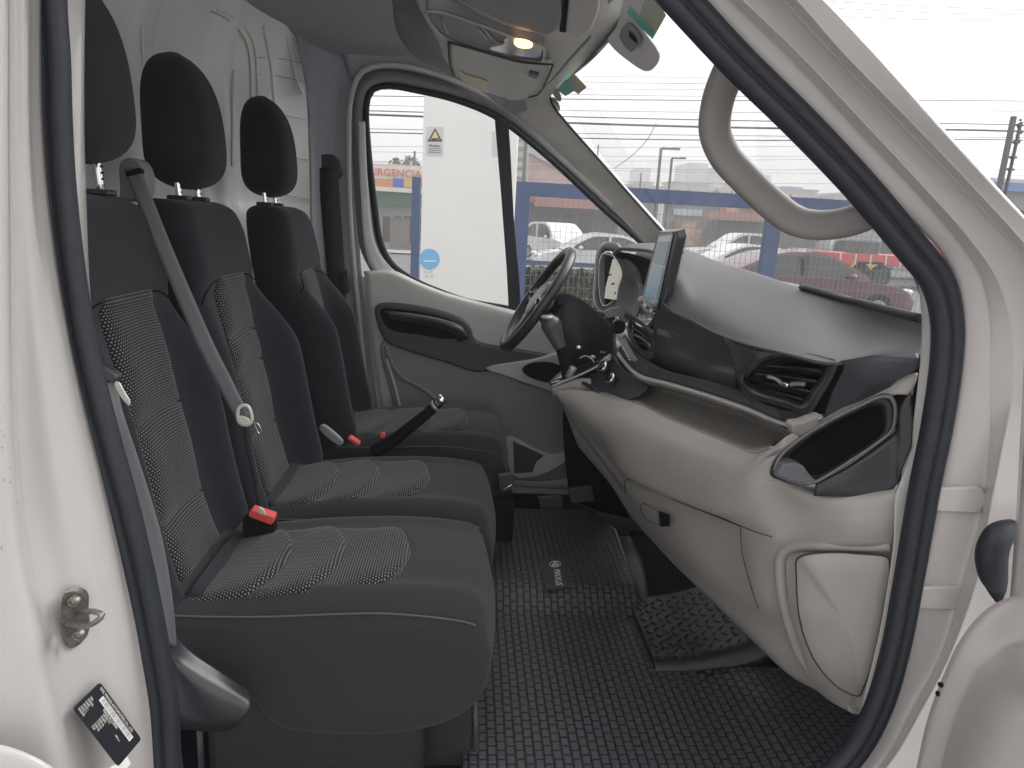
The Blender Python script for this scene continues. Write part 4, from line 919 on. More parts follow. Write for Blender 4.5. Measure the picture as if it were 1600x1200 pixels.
surf('tray_cheek', [T([(1276,757,1.095),(1330,727,1.085),(1372,698,1.075),(1400,672,1.07),(1404,640,1.066),(1424,612,1.06)]), T([(1274,768,1.095),(1320,762,1.082),(1360,750,1.075),(1392,735,1.065),(1406,700,1.06),(1426,650,1.055)]), T([(1272,775,1.10),(1320,776,1.088),(1360,772,1.075),(1396,763,1.06),(1404,745,1.055),(1424,700,1.05)])], darks, rim, n=30, m=5, thick=.008)
# narrow vertical trim between dash end and the seal
surf('dash_side_strip', [T([(1434,440,1.07),(1440,500,1.065),(1434,600,1.06),(1412,740,1.055),(1400,770,1.05),(1396,850,1.05),(1376,980,1.05),(1346,1105,1.05)]), T([(1444,430,1.06),(1452,500,1.05),(1450,600,1.05),(1432,740,1.045),(1420,800,1.045),(1404,900,1.045),(1388,985,1.045),(1356,1115,1.045)]), T([(1462,430,1.06),(1478,500,1.05),(1474,600,1.05),(1450,740,1.045),(1440,800,1.045),(1424,900,1.045),(1400,985,1.045),(1376,1115,1.045)])], trim, van, n=40, m=4, thick=.003)
# ---- centre stack: climate panel, gear console
hv = surf('climate_panel', [
    T([(1010,600,1.93),(990,590,1.98),(972,575,2.04),(958,556,2.10),(948,548,2.16)]),
    T([(1012,606,1.92),(985,604,1.97),(960,590,2.04),(938,572,2.12),(925,562,2.18)]),
    T([(980,624,1.93),(955,622,1.97),(935,612,2.03),(912,592,2.12),(896,584,2.18)]),
    T([(946,627,1.97),(938,622,1.99),(926,604,2.04),(898,594,2.12),(870,606,2.14)]),
    T([(944,630,1.98),(934,625,2.0),(922,608,2.05),(894,598,2.13),(866,612,2.15)])], dark, van, n=40, m=6, thick=.006)
hv['label'] = 'dark climate control panel with two knobs'
ax = np.array([-.75,-.25,.6]); ax /= np.linalg.norm(ax)
for (x,y,Y) in ((948,579,2.05),(960,597,2.0)):
    p = PY(x,y,Y); tube('climate_knob', [p+ax*.0, p+ax*.022], .017, gloss, hv, n=3, k=24, up=(0,1,.3)); tube('knob_ring', [p+ax*.020, p+ax*.024], .0182, chrome, hv, n=3, k=24, up=(0,1,.3))
    tube('knob_face', [p+ax*.0235, p+ax*.0255], .0145, gloss, hv, n=3, k=24, up=(0,1,.3))
# perforated speaker strip beside the vent
ss = surf('vent_side_strip', [T([(977,528,2.06),(985,545,2.02),(996,562,1.97)]), T([(966,530,2.07),(975,550,2.03),(990,566,1.98)])], trimd, dash, n=10, m=3, thick=.003)
sl = MB()
for q in range(8):
    t = q/7.; p = PY(968+t*16, 533+t*28, 2.045-.08*t); sl.bar(p+np.array([-.004,.0,0]), p+np.array([-.004,-.026,.002]), .0016, 5)
sl.build('strip_slots', whitep, ss, True)
# centre vents
cv = surf('centre_vent', [T([(985,498,2.06),(990,505,2.04),(1012,520,1.97),(1022,532,1.94),(1020,560,1.95),(1005,556,1.99),(990,540,2.04),(981,522,2.07),(980,508,2.08)]), T([(989,506,2.06),(993,510,2.05),(1010,524,1.99),(1018,534,1.96),(1016,552,1.97),(1004,549,2.0),(993,536,2.04),(986,521,2.07),(985,510,2.08)]), T([(990,508,2.10),(994,512,2.09),(1008,526,2.03),(1015,535,2.0),(1013,548,2.01),(1004,545,2.04),(995,534,2.08),(989,521,2.11),(988,512,2.12)])], dark, dash, n=50, m=4, closed=True, thick=.003)
cvp = cr(T([(990,508,2.12),(1008,526,2.05),(1015,535,2.02),(1013,548,2.03),(1004,545,2.06),(995,534,2.10),(989,521,2.12)]),24,True); mesh('vent_back', cvp+[sum(cvp)/24], [(i,(i+1)%24,24) for i in range(24)], black, cv, False)
for k in range(3):
    sweep('vent_slat', T([(988+k*4,512+k*11,2.06-.0*k),(1000+k*5,520+k*10,2.01),(1014+k*2,532+k*8,1.965)]), srect(.0035,.005,4,8), satin if k == 1 else darks, cv, False, (0,1,0), n=10)
# rim above the vent (bright curved rim)
sweep('stack_rim', T([(982,492,2.08),(992,498,2.05),(1006,508,2.0),(1022,522,1.93)]), srect(.006,.006,4,10), darks, dash, False, (0,1,0), n=24)
# centre screen
X0 = .565
scr = prism('centre_screen', [PX(1027,363,.572),PX(1056,361,.572),PX(1058,372,.572),PX(1031,484,.552),PX(1028,488,.552),PX(1001,468,.552)], (.028,0,.01), darks, van, .004, 3)
scr['label'] = 'tall upright infotainment screen in silver frame'
def sq(u,v):  # u 0 far..1 near, v 0 top..1 bottom, on the screen face
    a,b,c,d = PX(1029,367,.570),PX(1052,365,.570),PX(1027,479,.550),PX(1005,463,.550)
    return (a*(1-u)+b*u)*(1-v)+(d*(1-u)+c*u)*v+np.array([-.0015,0,-.0007])
mesh('screen_glass', [sq(0,0),sq(1,0),sq(1,1),sq(0,1)], [(0,1,2,3)], screen, scr, False)
sm = mat('screen_status_band', (.03,.05,.06), .2, emit=(.25,.42,.48), estr=.12); sm2 = mat('screen_lower_half', (.04,.06,.07), .15, emit=(.3,.42,.5), estr=.16)
eo = np.array([-.0008,0,-.0003])
mesh('screen_panel', [sq(.1,.10)+eo,sq(.9,.10)+eo,sq(.9,.44)+eo,sq(.1,.44)+eo], [(0,1,2,3)], sm, scr, False)
mesh('screen_panel', [sq(.1,.46)+eo,sq(.9,.46)+eo,sq(.9,.9)+eo,sq(.1,.9)+eo], [(0,1,2,3)], sm2, scr, False)
sweep('screen_frame', [sq(0,0),sq(1,0),sq(1,1),sq(0,1)], srect(.0022,.0022,4,8), satin, scr, True, (1,0,0), n=60, smooth=False)
surf('screen_back', [T([(1056,362,1.95),(1057,420,1.93),(1032,485,1.93)]), T([(1063,376,2.0),(1062,420,1.98),(1050,455,1.95)]), T([(1060,376,2.06),(1060,420,2.05),(1045,455,2.02)])], darks, scr, n=16, m=4, thick=.01)
plate('screen_buttons', [(997,470),(1003,463),(1026,480),(1018,491),(1008,488)], 2.0, .02, satin, dash, .002)
for k in range(4): box('stack_button', PY(1002+k*5, 472+k*4.5, 1.985), (.006,.012,.008), whitep if k % 2 else darks, dash, .002)
# instrument hood and cluster
ih = surf('instrument_hood', [
    T([(957,396,2.42),(966,388,2.38),(990,388,2.28),(1018,391,2.15),(1030,400,2.05)]),
    T([(963,389,2.46),(980,382,2.42),(1005,382,2.36),(1030,384,2.28),(1050,392,2.2)]),
    T([(990,384,2.62),(1010,380,2.6),(1030,380,2.5),(1050,384,2.45),(1070,392,2.4)])], pad, van, n=30, m=6, thick=.01)
surf('hood_front', [T([(957,397,2.43),(975,396,2.36),(1000,402,2.24),(1020,410,2.12)]), T([(962,402,2.44),(980,412,2.38),(1000,424,2.28),(1012,434,2.18)]), T([(970,410,2.5),(985,430,2.44),(998,460,2.34),(1000,490,2.2)])], black, ih, n=20, m=5, thick=.006)
surf('cluster_side', [T([(958,398,2.44),(966,410,2.44),(972,428,2.44),(966,450,2.44),(962,480,2.40)]), T([(975,402,2.38),(984,420,2.36),(992,445,2.34),(990,475,2.3),(980,498,2.26)]), T([(996,420,2.28),(1004,440,2.25),(1004,465,2.22),(998,485,2.2),(990,505,2.16)])], dark, ih, n=24, m=6, thick=.006)
sweep('hood_trim', T([(995,436,2.255),(1000,452,2.24),(999,466,2.22),(994,480,2.2)]), circ(.0018,6), satin, ih, False, (0,1,0), n=16)
cl = prism('instrument_cluster', T([(957,404,2.50),(966,418,2.50),(970,430,2.48),(962,446,2.5),(956,468,2.5),(944,466,2.56),(946,448,2.56),(952,426,2.55)]), (.02,0,0), mat('cluster_display', (.35,.34,.30), .3, emit=(.9,.86,.75), estr=.25), ih, .002)
for k in range(5): box('gauge_mark', PY(951+k*2.6,430+k*7-(k%2)*8,2.47), (.004,.012,.006), black, ih, .001)
# glossy clutter of switches left of the vent
for (l,Y,m_) in (([(944,488),(968,480),(980,486),(984,500),(974,506),(966,494),(948,498)],2.30,trimd),([(940,500),(958,494),(964,502),(954,514),(942,512)],2.32,darks),([(962,500),(978,506),(974,520),(956,520)],2.2,gloss)):
    plate('switch_panel', l, Y, .02, m_, dash, .003, 24)
# ---- steering wheel
wc = np.array([.25,2.44,1.487]); wn = np.array([-.85,0,.53]); wn /= np.linalg.norm(wn); wu = np.array([.53,0,.85]); wu /= np.linalg.norm(wu); wv = np.array([0,1,0])
RW = .200
rimp = [wc+wu*RW*math.cos(a)+wv*RW*math.sin(a) for a in np.linspace(0,2*math.pi,37)[:-1]]
wh = sweep('steering_wheel', rimp, srect(.0165,.0175,2.5,16), mat('wheel_leather', (.028,.030,.036), .38, bump=.15, bscale=900), van, True, tuple(wn), n=120)
wh['label'] = 'dark steering wheel seen almost edge-on'
def wp(a, b, c): return wc+wu*a+wv*b+wn*c
hub = MB(); hub.ell((0,0,0),(1,1,1),24,14)
hv_ = [wp(z*.085, y*.095, x*.030-.012) for (x,y,z) in hub.V]; mesh('airbag_boss', hv_, hub.F, darks, wh)
for (a,b) in ((0,.185),(0,-.185),(-.185,.0)):
    sweep('wheel_spoke', [wp(a*.3,b*.3,-.005), wp(a*.7,b*.7,-.002), wp(a*1.02,b*1.02,0)], srect(.030,.008,3,12), darks if a == 0 else dark, wh, False, tuple(wn), n=10)
for sg in (-1,1): box('wheel_switches', wp(0,sg*.11,.012), (.012,.05,.02), gloss, wh, .003)
tube('spoke_trim', [wp(.02,-.06,.010), wp(.012,-.12,.010), wp(.01,-.175,.008)], .003, satin, wh, n=10)
# column, stalks, shroud
co = sweep('steering_column', [wp(0,0,-.02), wp(-.01,0,-.10), wp(-.03,0,-.24), wp(-.03,0,-.36)], circ(1,18), darks, van, False, (0,1,0), n=24, taper=lambda s: .05+.035*s)
for sg in (-1,1):
    sweep('column_stalk', [wp(0,sg*.05,-.06), wp(.02,sg*.12,-.055), wp(.035,sg*.17,-.045)], circ(1,10), black, co, False, (0,0,1), n=12, taper=lambda s: .008+.006*s)
surf('column_shroud', [
    T([(856,470,2.42),(880,458,2.4),(905,466,2.36),(925,480,2.32),(945,500,2.26),(958,520,2.2)]),
    T([(852,502,2.37),(880,492,2.35),(905,500,2.33),(930,518,2.28),(950,533,2.22),(958,543,2.17)]),
    T([(872,542,2.35),(890,534,2.33),(915,540,2.31),(935,548,2.27),(950,552,2.21),(956,556,2.16)]),
    T([(880,580,2.36),(900,575,2.36),(915,575,2.34),(935,570,2.3),(950,566,2.24),(956,562,2.2)])], mat('column_plastic', (.022,.024,.028), .62, bump=.2, bscale=900), co, n=40, m=6, thick=.01)
surf('driver_dash_side', [T([(880,470,2.6),(920,480,2.6),(960,500,2.5)]), T([(880,560,2.55),(920,560,2.5),(960,565,2.4)]), T([(880,680,2.5),(930,690,2.45),(960,700,2.35)]), T([(890,780,2.65),(940,800,2.6),(980,810,2.5)])], black, co, n=24, m=5, thick=.01)
surf('driver_knee_panel', [[np.array([.56,y,1.32]) for y in (2.1,2.5,2.82)], [np.array([.55,y,1.15]) for y in (2.1,2.5,2.82)], [np.array([.68,y,.95]) for y in (2.1,2.5,2.82)]], darks, low, n=14, m=5, thick=.01)
# ---- gear console
gc = surf('gear_console', [
    T([(862,602,2.12),(880,594,2.11),(905,584,2.10),(930,572,2.09),(958,556,2.08)]),
    T([(858,598,2.14),(876,590,2.14),(900,580,2.14),(925,566,2.13),(952,550,2.12)]),
    T([(862,592,2.22),(876,580,2.24),(895,572,2.26),(920,560,2.26),(945,548,2.25)])], gloss, van, n=30, m=5, thick=.008)
gc['label'] = 'gear selector console with silver-edged rim'
sweep('console_edge', T([(862,604,2.10),(880,596,2.095),(905,586,2.085),(930,574,2.08),(954,560,2.07)]), srect(.003,.006,4,8), satin, gc, False, (0,1,0), n=26)
surf('console_side', [T([(862,608,2.11),(880,600,2.11),(900,592,2.10),(922,592,2.08)]), T([(864,620,2.13),(885,624,2.12),(905,626,2.1),(926,612,2.08)])], beige, gc, n=16, m=3, thick=.006)
gk = sweep('gear_lever', T([(889,592,2.14),(884,572,2.15),(877,550,2.155),(870,530,2.16)]), circ(1,14), black, van, False, (0,1,0), n=24, taper=lambda s: .022-.010*s)
sweep('gear_knob', T([(876,544,2.15),(869,527,2.155),(863,512,2.16),(857,500,2.16),(854,494,2.16)]), circ(1,18), mat('knob_leather', (.07,.068,.07), .35, bump=.15, bscale=700), gk, False, (0,1,0), n=30, taper=lambda s: .019+.013*min(1,s*1.5)-(.016*max(0,s-.78)/.22)**1.0)
mesh('knob_cap', *ell_mesh(PY(855,496,2.15), (.020,.018,.008)), satin, gk)
tube('lever_collar', T([(888,590,2.12),(896,574,2.11)]), .012, satin, gc, n=5)
for (x,y,m_) in ((904,543,chrome),(926,558,satin),(940,551,gloss)):
    mesh('console_switch', *ell_mesh(PY(x,y,2.14), (.010,.010,.007)), m_, gc)
sweep('console_trim', T([(905,560,2.14),(915,556,2.14),(928,566,2.12),(922,578,2.11),(908,580,2.12)]), circ(.0022,6), satin, gc, False, (0,1,0), n=24)
# ------------------------------------------------------------------ OVERHEAD CONSOLE
oc = surf('overhead_shelf', [
    TZ([(975,-60),(655,-60)],2.245)[:1]+[PZ(850,-60,2.245),PZ(655,-60,2.245)],
    [PZ(976,0,2.2),PZ(800,0,2.19),PZ(650,-6,2.21)],
    [PZ(945,66,2.2),PZ(800,60,2.19),PZ(664,30,2.205)],
    [PZ(912,104,2.2),PZ(800,110,2.19),PZ(685,66,2.2)],
    [PZ(880,130,2.2),PZ(800,140,2.19),PZ(700,100,2.2)],
    [PZ(858,152,2.2),PZ(800,157,2.195),PZ(740,128,2.21)]], trim, van, n=50, m=7, thick=.02)
oc['label'] = 'grey overhead shelf with courtesy lamp and sun visor'
surf('shelf_side_wall', [
    T([(600,-60,2.25),(612,0,2.25),(620,50,2.35),(650,90,2.45),(700,118,2.6),(760,140,2.70)]),
    T([(625,-60,2.2),(640,0,2.2),(652,40,2.3),(680,66,2.38),(708,96,2.5),(768,146,2.68)]),
    T([(650,-60,1.7),(655,0,1.72),(668,32,1.85),(690,70,2.05),(712,104,2.3),(790,156,2.66)])], trimd, oc, n=40, m=5, thick=.008)
prism('shelf_pocket', [PZ(x,y,2.172) for x,y in ((735,-40),(870,-40),(876,0),(878,30),(868,50),(852,56),(790,36),(700,-6),(680,-40))], (0,0,.03), trimd, oc, .006, 3, 0)
prism('shelf_flap', [PZ(x,y,2.170) for x,y in ((890,-40),(940,-40),(936,20),(925,48),(905,62),(884,50),(888,10))], (0,0,.03), trim, oc, .006, 3, 0)
prism('shelf_slot', [PZ(x,y,2.176) for x,y in ((876,-40),(892,-40),(890,10),(884,52),(874,50),(880,10))], (0,0,.03), black, oc, .002)
lens_fr = cr([PZ(x,y,2.166) for x,y in ((668,16),(690,18),(740,34),(800,56),(845,70),(850,82),(843,94),(810,92),(750,78),(700,60),(678,40))], 60, True)
cons = prism('lamp_console', lens_fr, (0,0,.03), trimd, oc, .004, 3)
sweep('lamp_console_rim', [p-np.array([0,0,.002]) for p in lens_fr], circ(.0035,8), satin, oc, True, (0,0,1), n=110)
lampm = mat('lit_lamp', (.9,.7,.5), .4, emit=(1,.50,.22), estr=2.6)
clear = mat('lamp_lens', (.5,.5,.5), .15)
prism('lamp_lens', cr([PZ(x,y,2.160) for x,y in ((790,60),(820,66),(844,74),(846,84),(838,90),(800,86),(764,76),(786,70))],36,True), (0,0,.008), clear, oc, .002)
prism('courtesy_lamp', cr([PZ(x,y,2.156) for x,y in ((806,64),(822,66),(832,72),(826,76),(812,75),(804,70))],24,True), (0,0,.006), lampm, oc, .001)
for (a,b) in (((690,28),(700,52)),((745,42),(762,62)),((752,42),(775,66)),((775,66),(800,72))):
    tube('console_crease', [PZ(*a,2.163), PZ(*b,2.163)], .0025, satin, oc, n=4, up=(0,0,1), k=6)
tx0 = PZ(690,46,2.160)
vis = prism('sun_visor', cr([PZ(x,y,2.163) for x,y in ((702,68),(760,84),(820,100),(860,104),(862,110),(846,140),(836,150),(800,158),(790,154),(745,140),(712,120),(704,100))],None,True,False), (0,0,.02), trim, oc, .006, 3)
vg = mat('visor_gap', (.03,.03,.03), .8)
for L in ([(701,66),(760,82),(815,97),(864,101)],[(701,66),(703,98),(708,118)],[(864,101),(856,122),(838,149),(826,152)]):
    tube('visor_gap', [PZ(x,y,2.158) for x,y in L], .003, vg, oc, n=24, up=(0,0,1), k=6)
prism('visor_clip', [PZ(x,y,2.155) for x,y in ((828,114),(842,118),(838,124),(826,120))], (0,0,.01), dark, oc, .002)
prism('visor_label', [PZ(x,y,2.1575) for x,y in ((718,112),(724,117),(762,128),(760,144),(748,141),(726,130),(720,120))], (0,0,.003), mat('paper_label', (.62,.60,.46), .7), oc, 0)
# trim between shelf and windscreen top, along the header
surf('header_edge', [
    [PP(x,y,(.28,2,2.22),(.74,0,.68)) for x,y in ((992,-40),(985,0),(972,30),(955,56),(925,90),(890,122),(858,150))],
    [PZ(x,y,2.205) for x,y in ((985,-40),(976,0),(962,30),(945,56),(912,92),(878,124),(850,148))],
    [PZ(x,y,2.195) for x,y in ((960,-40),(952,0),(940,28),(922,56),(890,92),(866,120),(840,146))]], trimd, van, n=40, m=4, thick=.006)
# ------------------------------------------------------------------ WINDSCREEN, stickers, sensor
wp0 = PY(1062,395,2.64); wp1 = PY(1440,500,1.12); wp2 = PY(860,150,2.72)
wnrm = np.cross(wp1-wp0, wp2-wp0); wnrm /= np.linalg.norm(wnrm)
if wnrm[0] > 0: wnrm = -wnrm
def G_(x, y, d=0): return PP(x, y, wp0+wnrm*d, wnrm)
ws = mesh('windscreen', [G_(1075,405,-.004),G_(1460,512,-.004),G_(1440,400,-.004),G_(1015,-40,-.004),G_(985,-60,-.004),G_(985,0,-.004),G_(955,56,-.004),G_(905,110,-.004),G_(858,146,-.004)], [tuple(range(9))], winglass, van, False)
sweep('windscreen_base_seal', [p+np.array([-.004,0,0]) for p in T([(1444,498,1.12),(1350,474,1.35),(1255,448,1.60)])], srect(.008,.006,4,8), rubber, ws, False, (0,1,0), n=24)
frit = mat('frit_grey', (.62,.62,.61), .6)
prism('mirror_frit', cr([G_(x,y,.002) for x,y in ((952,66),(965,40),(985,-20),(1010,-20),(1003,40),(1030,80),(1031,92),(1018,109),(1008,110),(998,105),(965,80))],50,True), wnrm*.002, frit, ws, 0)
sn = prism('rain_sensor', cr([G_(x,y,.006) for x,y in ((977,40),(981,35),(990,38),(1003,56),(1004,62),(998,72),(992,75),(984,68),(975,54))],30,True), wnrm*.012, trimd, ws, .003)
prism('sensor_window', [G_(x,y,.020) for x,y in ((983,48),(993,58),(996,68),(984,58))], wnrm*.001, black, ws, 0)
tealm = mat('sticker_teal', (.10,.45,.36), .5); tanm = mat('sticker_tan', (.38,.40,.33), .5); orm = mat('sticker_orange', (.60,.42,.20), .5)
st1 = prism('green_sticker', [G_(x,y,.003) for x,y in ((986,-20),(1018,-20),(1041,24),(1020,61),(980,20))], wnrm*.0008, tanm, ws, 0)
prism('sticker_band', [G_(x,y,.0045) for x,y in ((984,10),(1000,26),(1022,48),(1020,61),(980,20))], wnrm*.0006, tealm, ws, 0)
prism('teal_sticker', [G_(x,y,.003) for x,y in ((870,140),(884,124),(893,126),(897,142),(884,150))], wnrm*.0008, tealm, ws, 0)
s2 = prism('tan_sticker', [G_(x,y,.003) for x,y in ((885,126),(896,114),(917,136),(904,147),(897,142),(893,132))], wnrm*.0008, tanm, ws, 0)
prism('sticker_stripe', [G_(x,y,.0045) for x,y in ((892,118),(896,114),(917,136),(913,140),(900,128))], wnrm*.0006, orm, ws, 0)
for (x,y) in ((870,147),(868,163)):
    ringm = mat('sticker_grey', (.30,.33,.32), .5)
    prism('round_sticker', [G_(x+8.5*math.cos(a)*.8+3*math.sin(a),y+11*math.sin(a)+3*math.cos(a),.003) for a in np.linspace(0,2*math.pi,21)[:-1]], wnrm*.0008, ringm, ws, 0)
# grab handle on the near A pillar
gh = sweep('grab_handle', T([(1180,60,1.075),(1150,92,1.09),(1133,125,1.11),(1120,165,1.135),(1117,205,1.15),(1132,243,1.155),(1165,280,1.155),(1205,318,1.155),(1243,345,1.15),(1285,352,1.14),(1330,345,1.12),(1375,325,1.095),(1410,300,1.075)]), srect(.0245,.020,2.6,20), mat('handle_greige', (.235,.22,.213), .55, bump=.15, bscale=900), van, False, (0,1,0), n=120)
gh['label'] = 'greige grab handle on the near windscreen pillar'
# inner lining of the near A pillar (seen only past the seal)
surf('near_pillar_lining', [T([(940,-110,1.04),(1010,-50,1.04),(1075,10,1.04),(1165,95,1.04),(1260,190,1.04),(1350,285,1.04),(1430,375,1.04),(1480,445,1.04)]), T([(930,-100,1.12),(1003,-40,1.12),(1060,22,1.12),(1150,110,1.12),(1240,202,1.12),(1330,295,1.12),(1405,382,1.12),(1440,470,1.12)])], trimd, van, n=30, m=4, thick=.01)
# front wing and wheel ahead of the door, for the view from the side
wingc = [(.93,1.58),(1.2,1.50),(1.6,1.30),(1.85,1.0),(1.9,.6)]
surf('front_wing', [[np.array([x,1.02,z]) for x,z in wingc], [np.array([x,.985,z-.06]) for x,z in wingc], [np.array([x,.97,1.0 if x < 1.7 else z-.2]) for x,z in ((.93,0),(1.2,0),(1.6,0),(1.85,.9),(1.9,.6))], [np.array([x,.98,z]) for x,z in ((.93,.42),(1.0,.55),(1.35,.82),(1.72,.58),(1.85,.42))]], paint, van, n=30, m=5, thick=.01)
tw_ = MB().bar((1.38,1.0,.36),(1.38,1.24,.36),.355,36).build('front_wheel', rubber, van, bevel=.03)
MB().bar((1.38,.99,.36),(1.38,1.02,.36),.21,30).build('wheel_rim', satin, tw_, bevel=.008)
# ---- driver's door mirror outside
dm = sweep('door_mirror', T([(955,378,3.12),(953,400,3.12),(950,440,3.12),(948,470,3.12),(950,485,3.12)]), srect(1,.9,4,20), darks, van, False, (0,1,0), n=30, taper=lambda s: .062*(max(.1,1-(abs(2*s-1))**5))**.4)
plate('mirror_glass', [(940,398),(952,392),(960,400),(962,440),(958,470),(942,478),(936,450)], 3.03, .006, mat('mirror_glass', (.8,.82,.82), .03, metal=1), dm, .002, 24)
# hide-nothing outer skins so the van reads from the side
surf('far_body_skin', [[np.array([x,2.98,z]) for x in (-1.0,-.6,-.45)] for z in (.4,1.4,2.1)], paint, van, n=8, m=3, thick=.01)
box('far_sill', (.1,2.9,.56), (2.4,.12,.3), paint, van, .02)
surf('far_door_skin', [T([(560,430,2.95),(700,470,2.95),(1030,530,2.95)]), T([(600,760,2.97),(700,770,2.97),(1030,790,2.97)])], paint, van, n=10, m=3, thick=.01)
surf('bonnet', [[np.array([x,y,z+.03*math.sin((y-1)/2*math.pi)]) for y in (1.02,1.5,2.0,2.5,2.96)] for x,z in ((.93,1.58),(1.2,1.50),(1.6,1.30),(1.85,1.0),(1.9,.6))], paint, van, n=24, m=5, thick=.01)
# ================================================================== OUTSIDE
def at(px, py, Y): p = PY(px, py, Y); return float(p[0]), float(p[2])
sheet('pavement', -60, 80, 12.4, 13.6, .004, pink)
sheet('road', -200, 200, 13.6, 33, -.005, noise_floor('road_asphalt', (.12,.118,.118), .8, 3, 60))
sheet('far_pavement', -100, 100, 33, 36, .06, conc)
white_c = mat('white_car_paint', (.62,.62,.62), .3, coat=.5); maroon = mat('maroon_car_paint', (.125,.06,.068), .35, coat=.4)
silver_c = mat('silver_car_paint', (.42,.43,.44), .3, metal=.3, coat=.4); redtruck = mat('red_truck_paint', (.60,.07,.055), .4); yellow = mat('yellow_paint', (.60,.45,.08), .5)
cglass = mat('car_glass', (.035,.042,.048), .12, coat=.4); tyre = mat('tyre_rubber', (.02,.02,.02), .8); lampw = mat('headlamp_glass', (.6,.62,.65), .15); lampr = mat('tail_lamp_red', (.5,.03,.03), .3); alloy = mat('alloy_rim', (.4,.4,.42), .35, metal=.7)
grey_b = mat('bumper_grey', (.08,.08,.085), .6)
def blue_mat(): return mat('blue_painted_steel', (.05,.08,.165), .5, noise=.1, nscale=8)
bluem = blue_mat()
def car(name, label, loc, body, low_prof, cab_prof, glass_prof, w, wheels, face=1, group=None, bed=None, wr=.34):
    """profiles are (x, z) outlines in car coordinates, nose at +x"""
    root = empty(name, loc, label, {'sedan':'car','hatchback':'car','suv':'car'}.get(name.split('_')[-1], 'car'), group, local=True)
    root.scale = (face, 1, 1)
    def side(nm, prof, hw, m, par, inset=0, bev=.05, zt=None, tumble=.0):
        zs = [z for x,z in prof]; z0, z1 = min(zs), max(zs); n = len(prof)
        pr = cr([np.array([x,0,z]) for x,z in prof], 44, True)
        V = []
        for k, yy in enumerate((-1,-.93,-.6,.6,.93,1)):
            sh = .965 if abs(yy) == 1 else 1
            for p in pr:
                t = (p[2]-z0)/(z1-z0); hh = hw*(1-tumble*t)
                V.append((p[0]*(sh if abs(yy)==1 else 1), yy*hh, z0+(p[2]-z0)*(1 if abs(yy) < 1 else .97)+(0 if abs(yy)<1 else .02)))
        F = grid_faces(6, 44, True)+[tuple(range(44))[::-1], tuple(5*44+j for j in range(44))]
        return mesh(nm, V, F, m, par, True, angle=50)
    b = side('body', low_prof, w/2, body, root)
    c = side('cabin', cab_prof, w/2*.94, body, root, tumble=.16)
    g = side('side_glass', glass_prof, w/2*.955, cglass, c, tumble=.15)
    # door gaps and pillar between the windows
    xs = sorted([x for x,z in glass_prof]); xm = (xs[0]+xs[-1])/2
    z0 = min(z for x,z in glass_prof); z1 = max(z for x,z in glass_prof)
    pm = MB()
    for sg in (-1,1): pm.box(xm-.035, xm+.035, sg*w/2*.955-.06, sg*w/2*.955+.006, z0-.02, z1+.03)
    pm.build('door_pillar', body if body is not maroon else grey_b, c)
    for wx in wheels:
        for sg in (-1,1):
            t = MB(); n = 24; pts = [(wx+wr*math.cos(2*math.pi*i/n), sg*(w/2-.10), wr+wr*math.sin(2*math.pi*i/n)) for i in range(n)]
            V = [(x, sg*(w/2-.22), z) for x,y,z in pts]+[(x, sg*(w/2+.01), z) for x,y,z in pts]
            F = [tuple(range(n)), tuple(range(n,2*n))]+[(i,(i+1)%n,n+(i+1)%n,n+i) for i in range(n)]
            wh_ = mesh('wheel', V, F, tyre, root, False)
            V2 = [(wx+wr*.62*math.cos(2*math.pi*i/n), sg*(w/2+.022), wr+wr*.62*math.sin(2*math.pi*i/n)) for i in range(n)]+[(wx+wr*.62*math.cos(2*math.pi*i/n), sg*(w/2-.0), wr+wr*.62*math.sin(2*math.pi*i/n)) for i in range(n)]
            mesh('rim', V2, F, alloy, wh_, False)
    x1 = max(x for x,z in low_prof); x0 = min(x for x,z in low_prof); zb = .72
    for sg in (-1,1):
        hl = MB(); hl.ell((x1-.10, sg*(w/2-.22), zb), (.12,.17,.08)); hl.build('headlight', lampw, root, True)
        tl = MB(); tl.ell((x0+.07, sg*(w/2-.16), zb+.12), (.09,.12,.12)); tl.build('tail_light', lampr, root, True)
        m_ = MB(); m_.ell((max(x for x,z in glass_prof)-.25, sg*(w/2+.08), z0+.02), (.08,.09,.07)); m_.build('wing_mirror', body, root, True)
    MB().box(x1-.10, x1+.03, -w/2*.8, w/2*.8, .28, .5).build('bumper', grey_b, root, bevel=.02)
    MB().box(x0-.03, x0+.10, -w/2*.8, w/2*.8, .30, .52).build('bumper', grey_b, root, bevel=.02)
    return root
SED = [(-2.25,.35),(-2.3,.62),(-2.22,.92),(-1.7,1.0),(-.9,.98),(.6,.96),(1.3,.90),(1.95,.80),(2.22,.66),(2.25,.4),(2.1,.26),(-2.1,.26)]
SEDC = [(-1.75,.95),(-1.35,1.18),(-.85,1.38),(-.2,1.45),(.35,1.40),(.85,1.18),(1.3,.92)]
SEDG = [(-1.45,1.0),(-1.2,1.18),(-.8,1.33),(-.2,1.38),(.3,1.34),(.75,1.15),(1.0,.98)]
PKL = [(-2.65,.5),(-2.68,.8),(-2.62,1.1),(-1.0,1.12),(.9,1.10),(1.9,1.05),(2.45,.95),(2.62,.75),(2.6,.45),(2.4,.35),(-2.5,.35)]
PKC = [(-1.05,1.08),(-.95,1.55),(-.8,1.74),(-.1,1.80),(.45,1.74),(.95,1.4),(1.35,1.08)]
PKG = [(-.9,1.14),(-.82,1.5),(-.7,1.64),(-.1,1.70),(.38,1.65),(.8,1.38),(1.1,1.14)]
SUV = [(-2.25,.45),(-2.32,.8),(-2.25,1.08),(-1.0,1.10),(.9,1.08),(1.7,1.02),(2.15,.92),(2.28,.7),(2.25,.42),(2.1,.32),(-2.1,.32)]
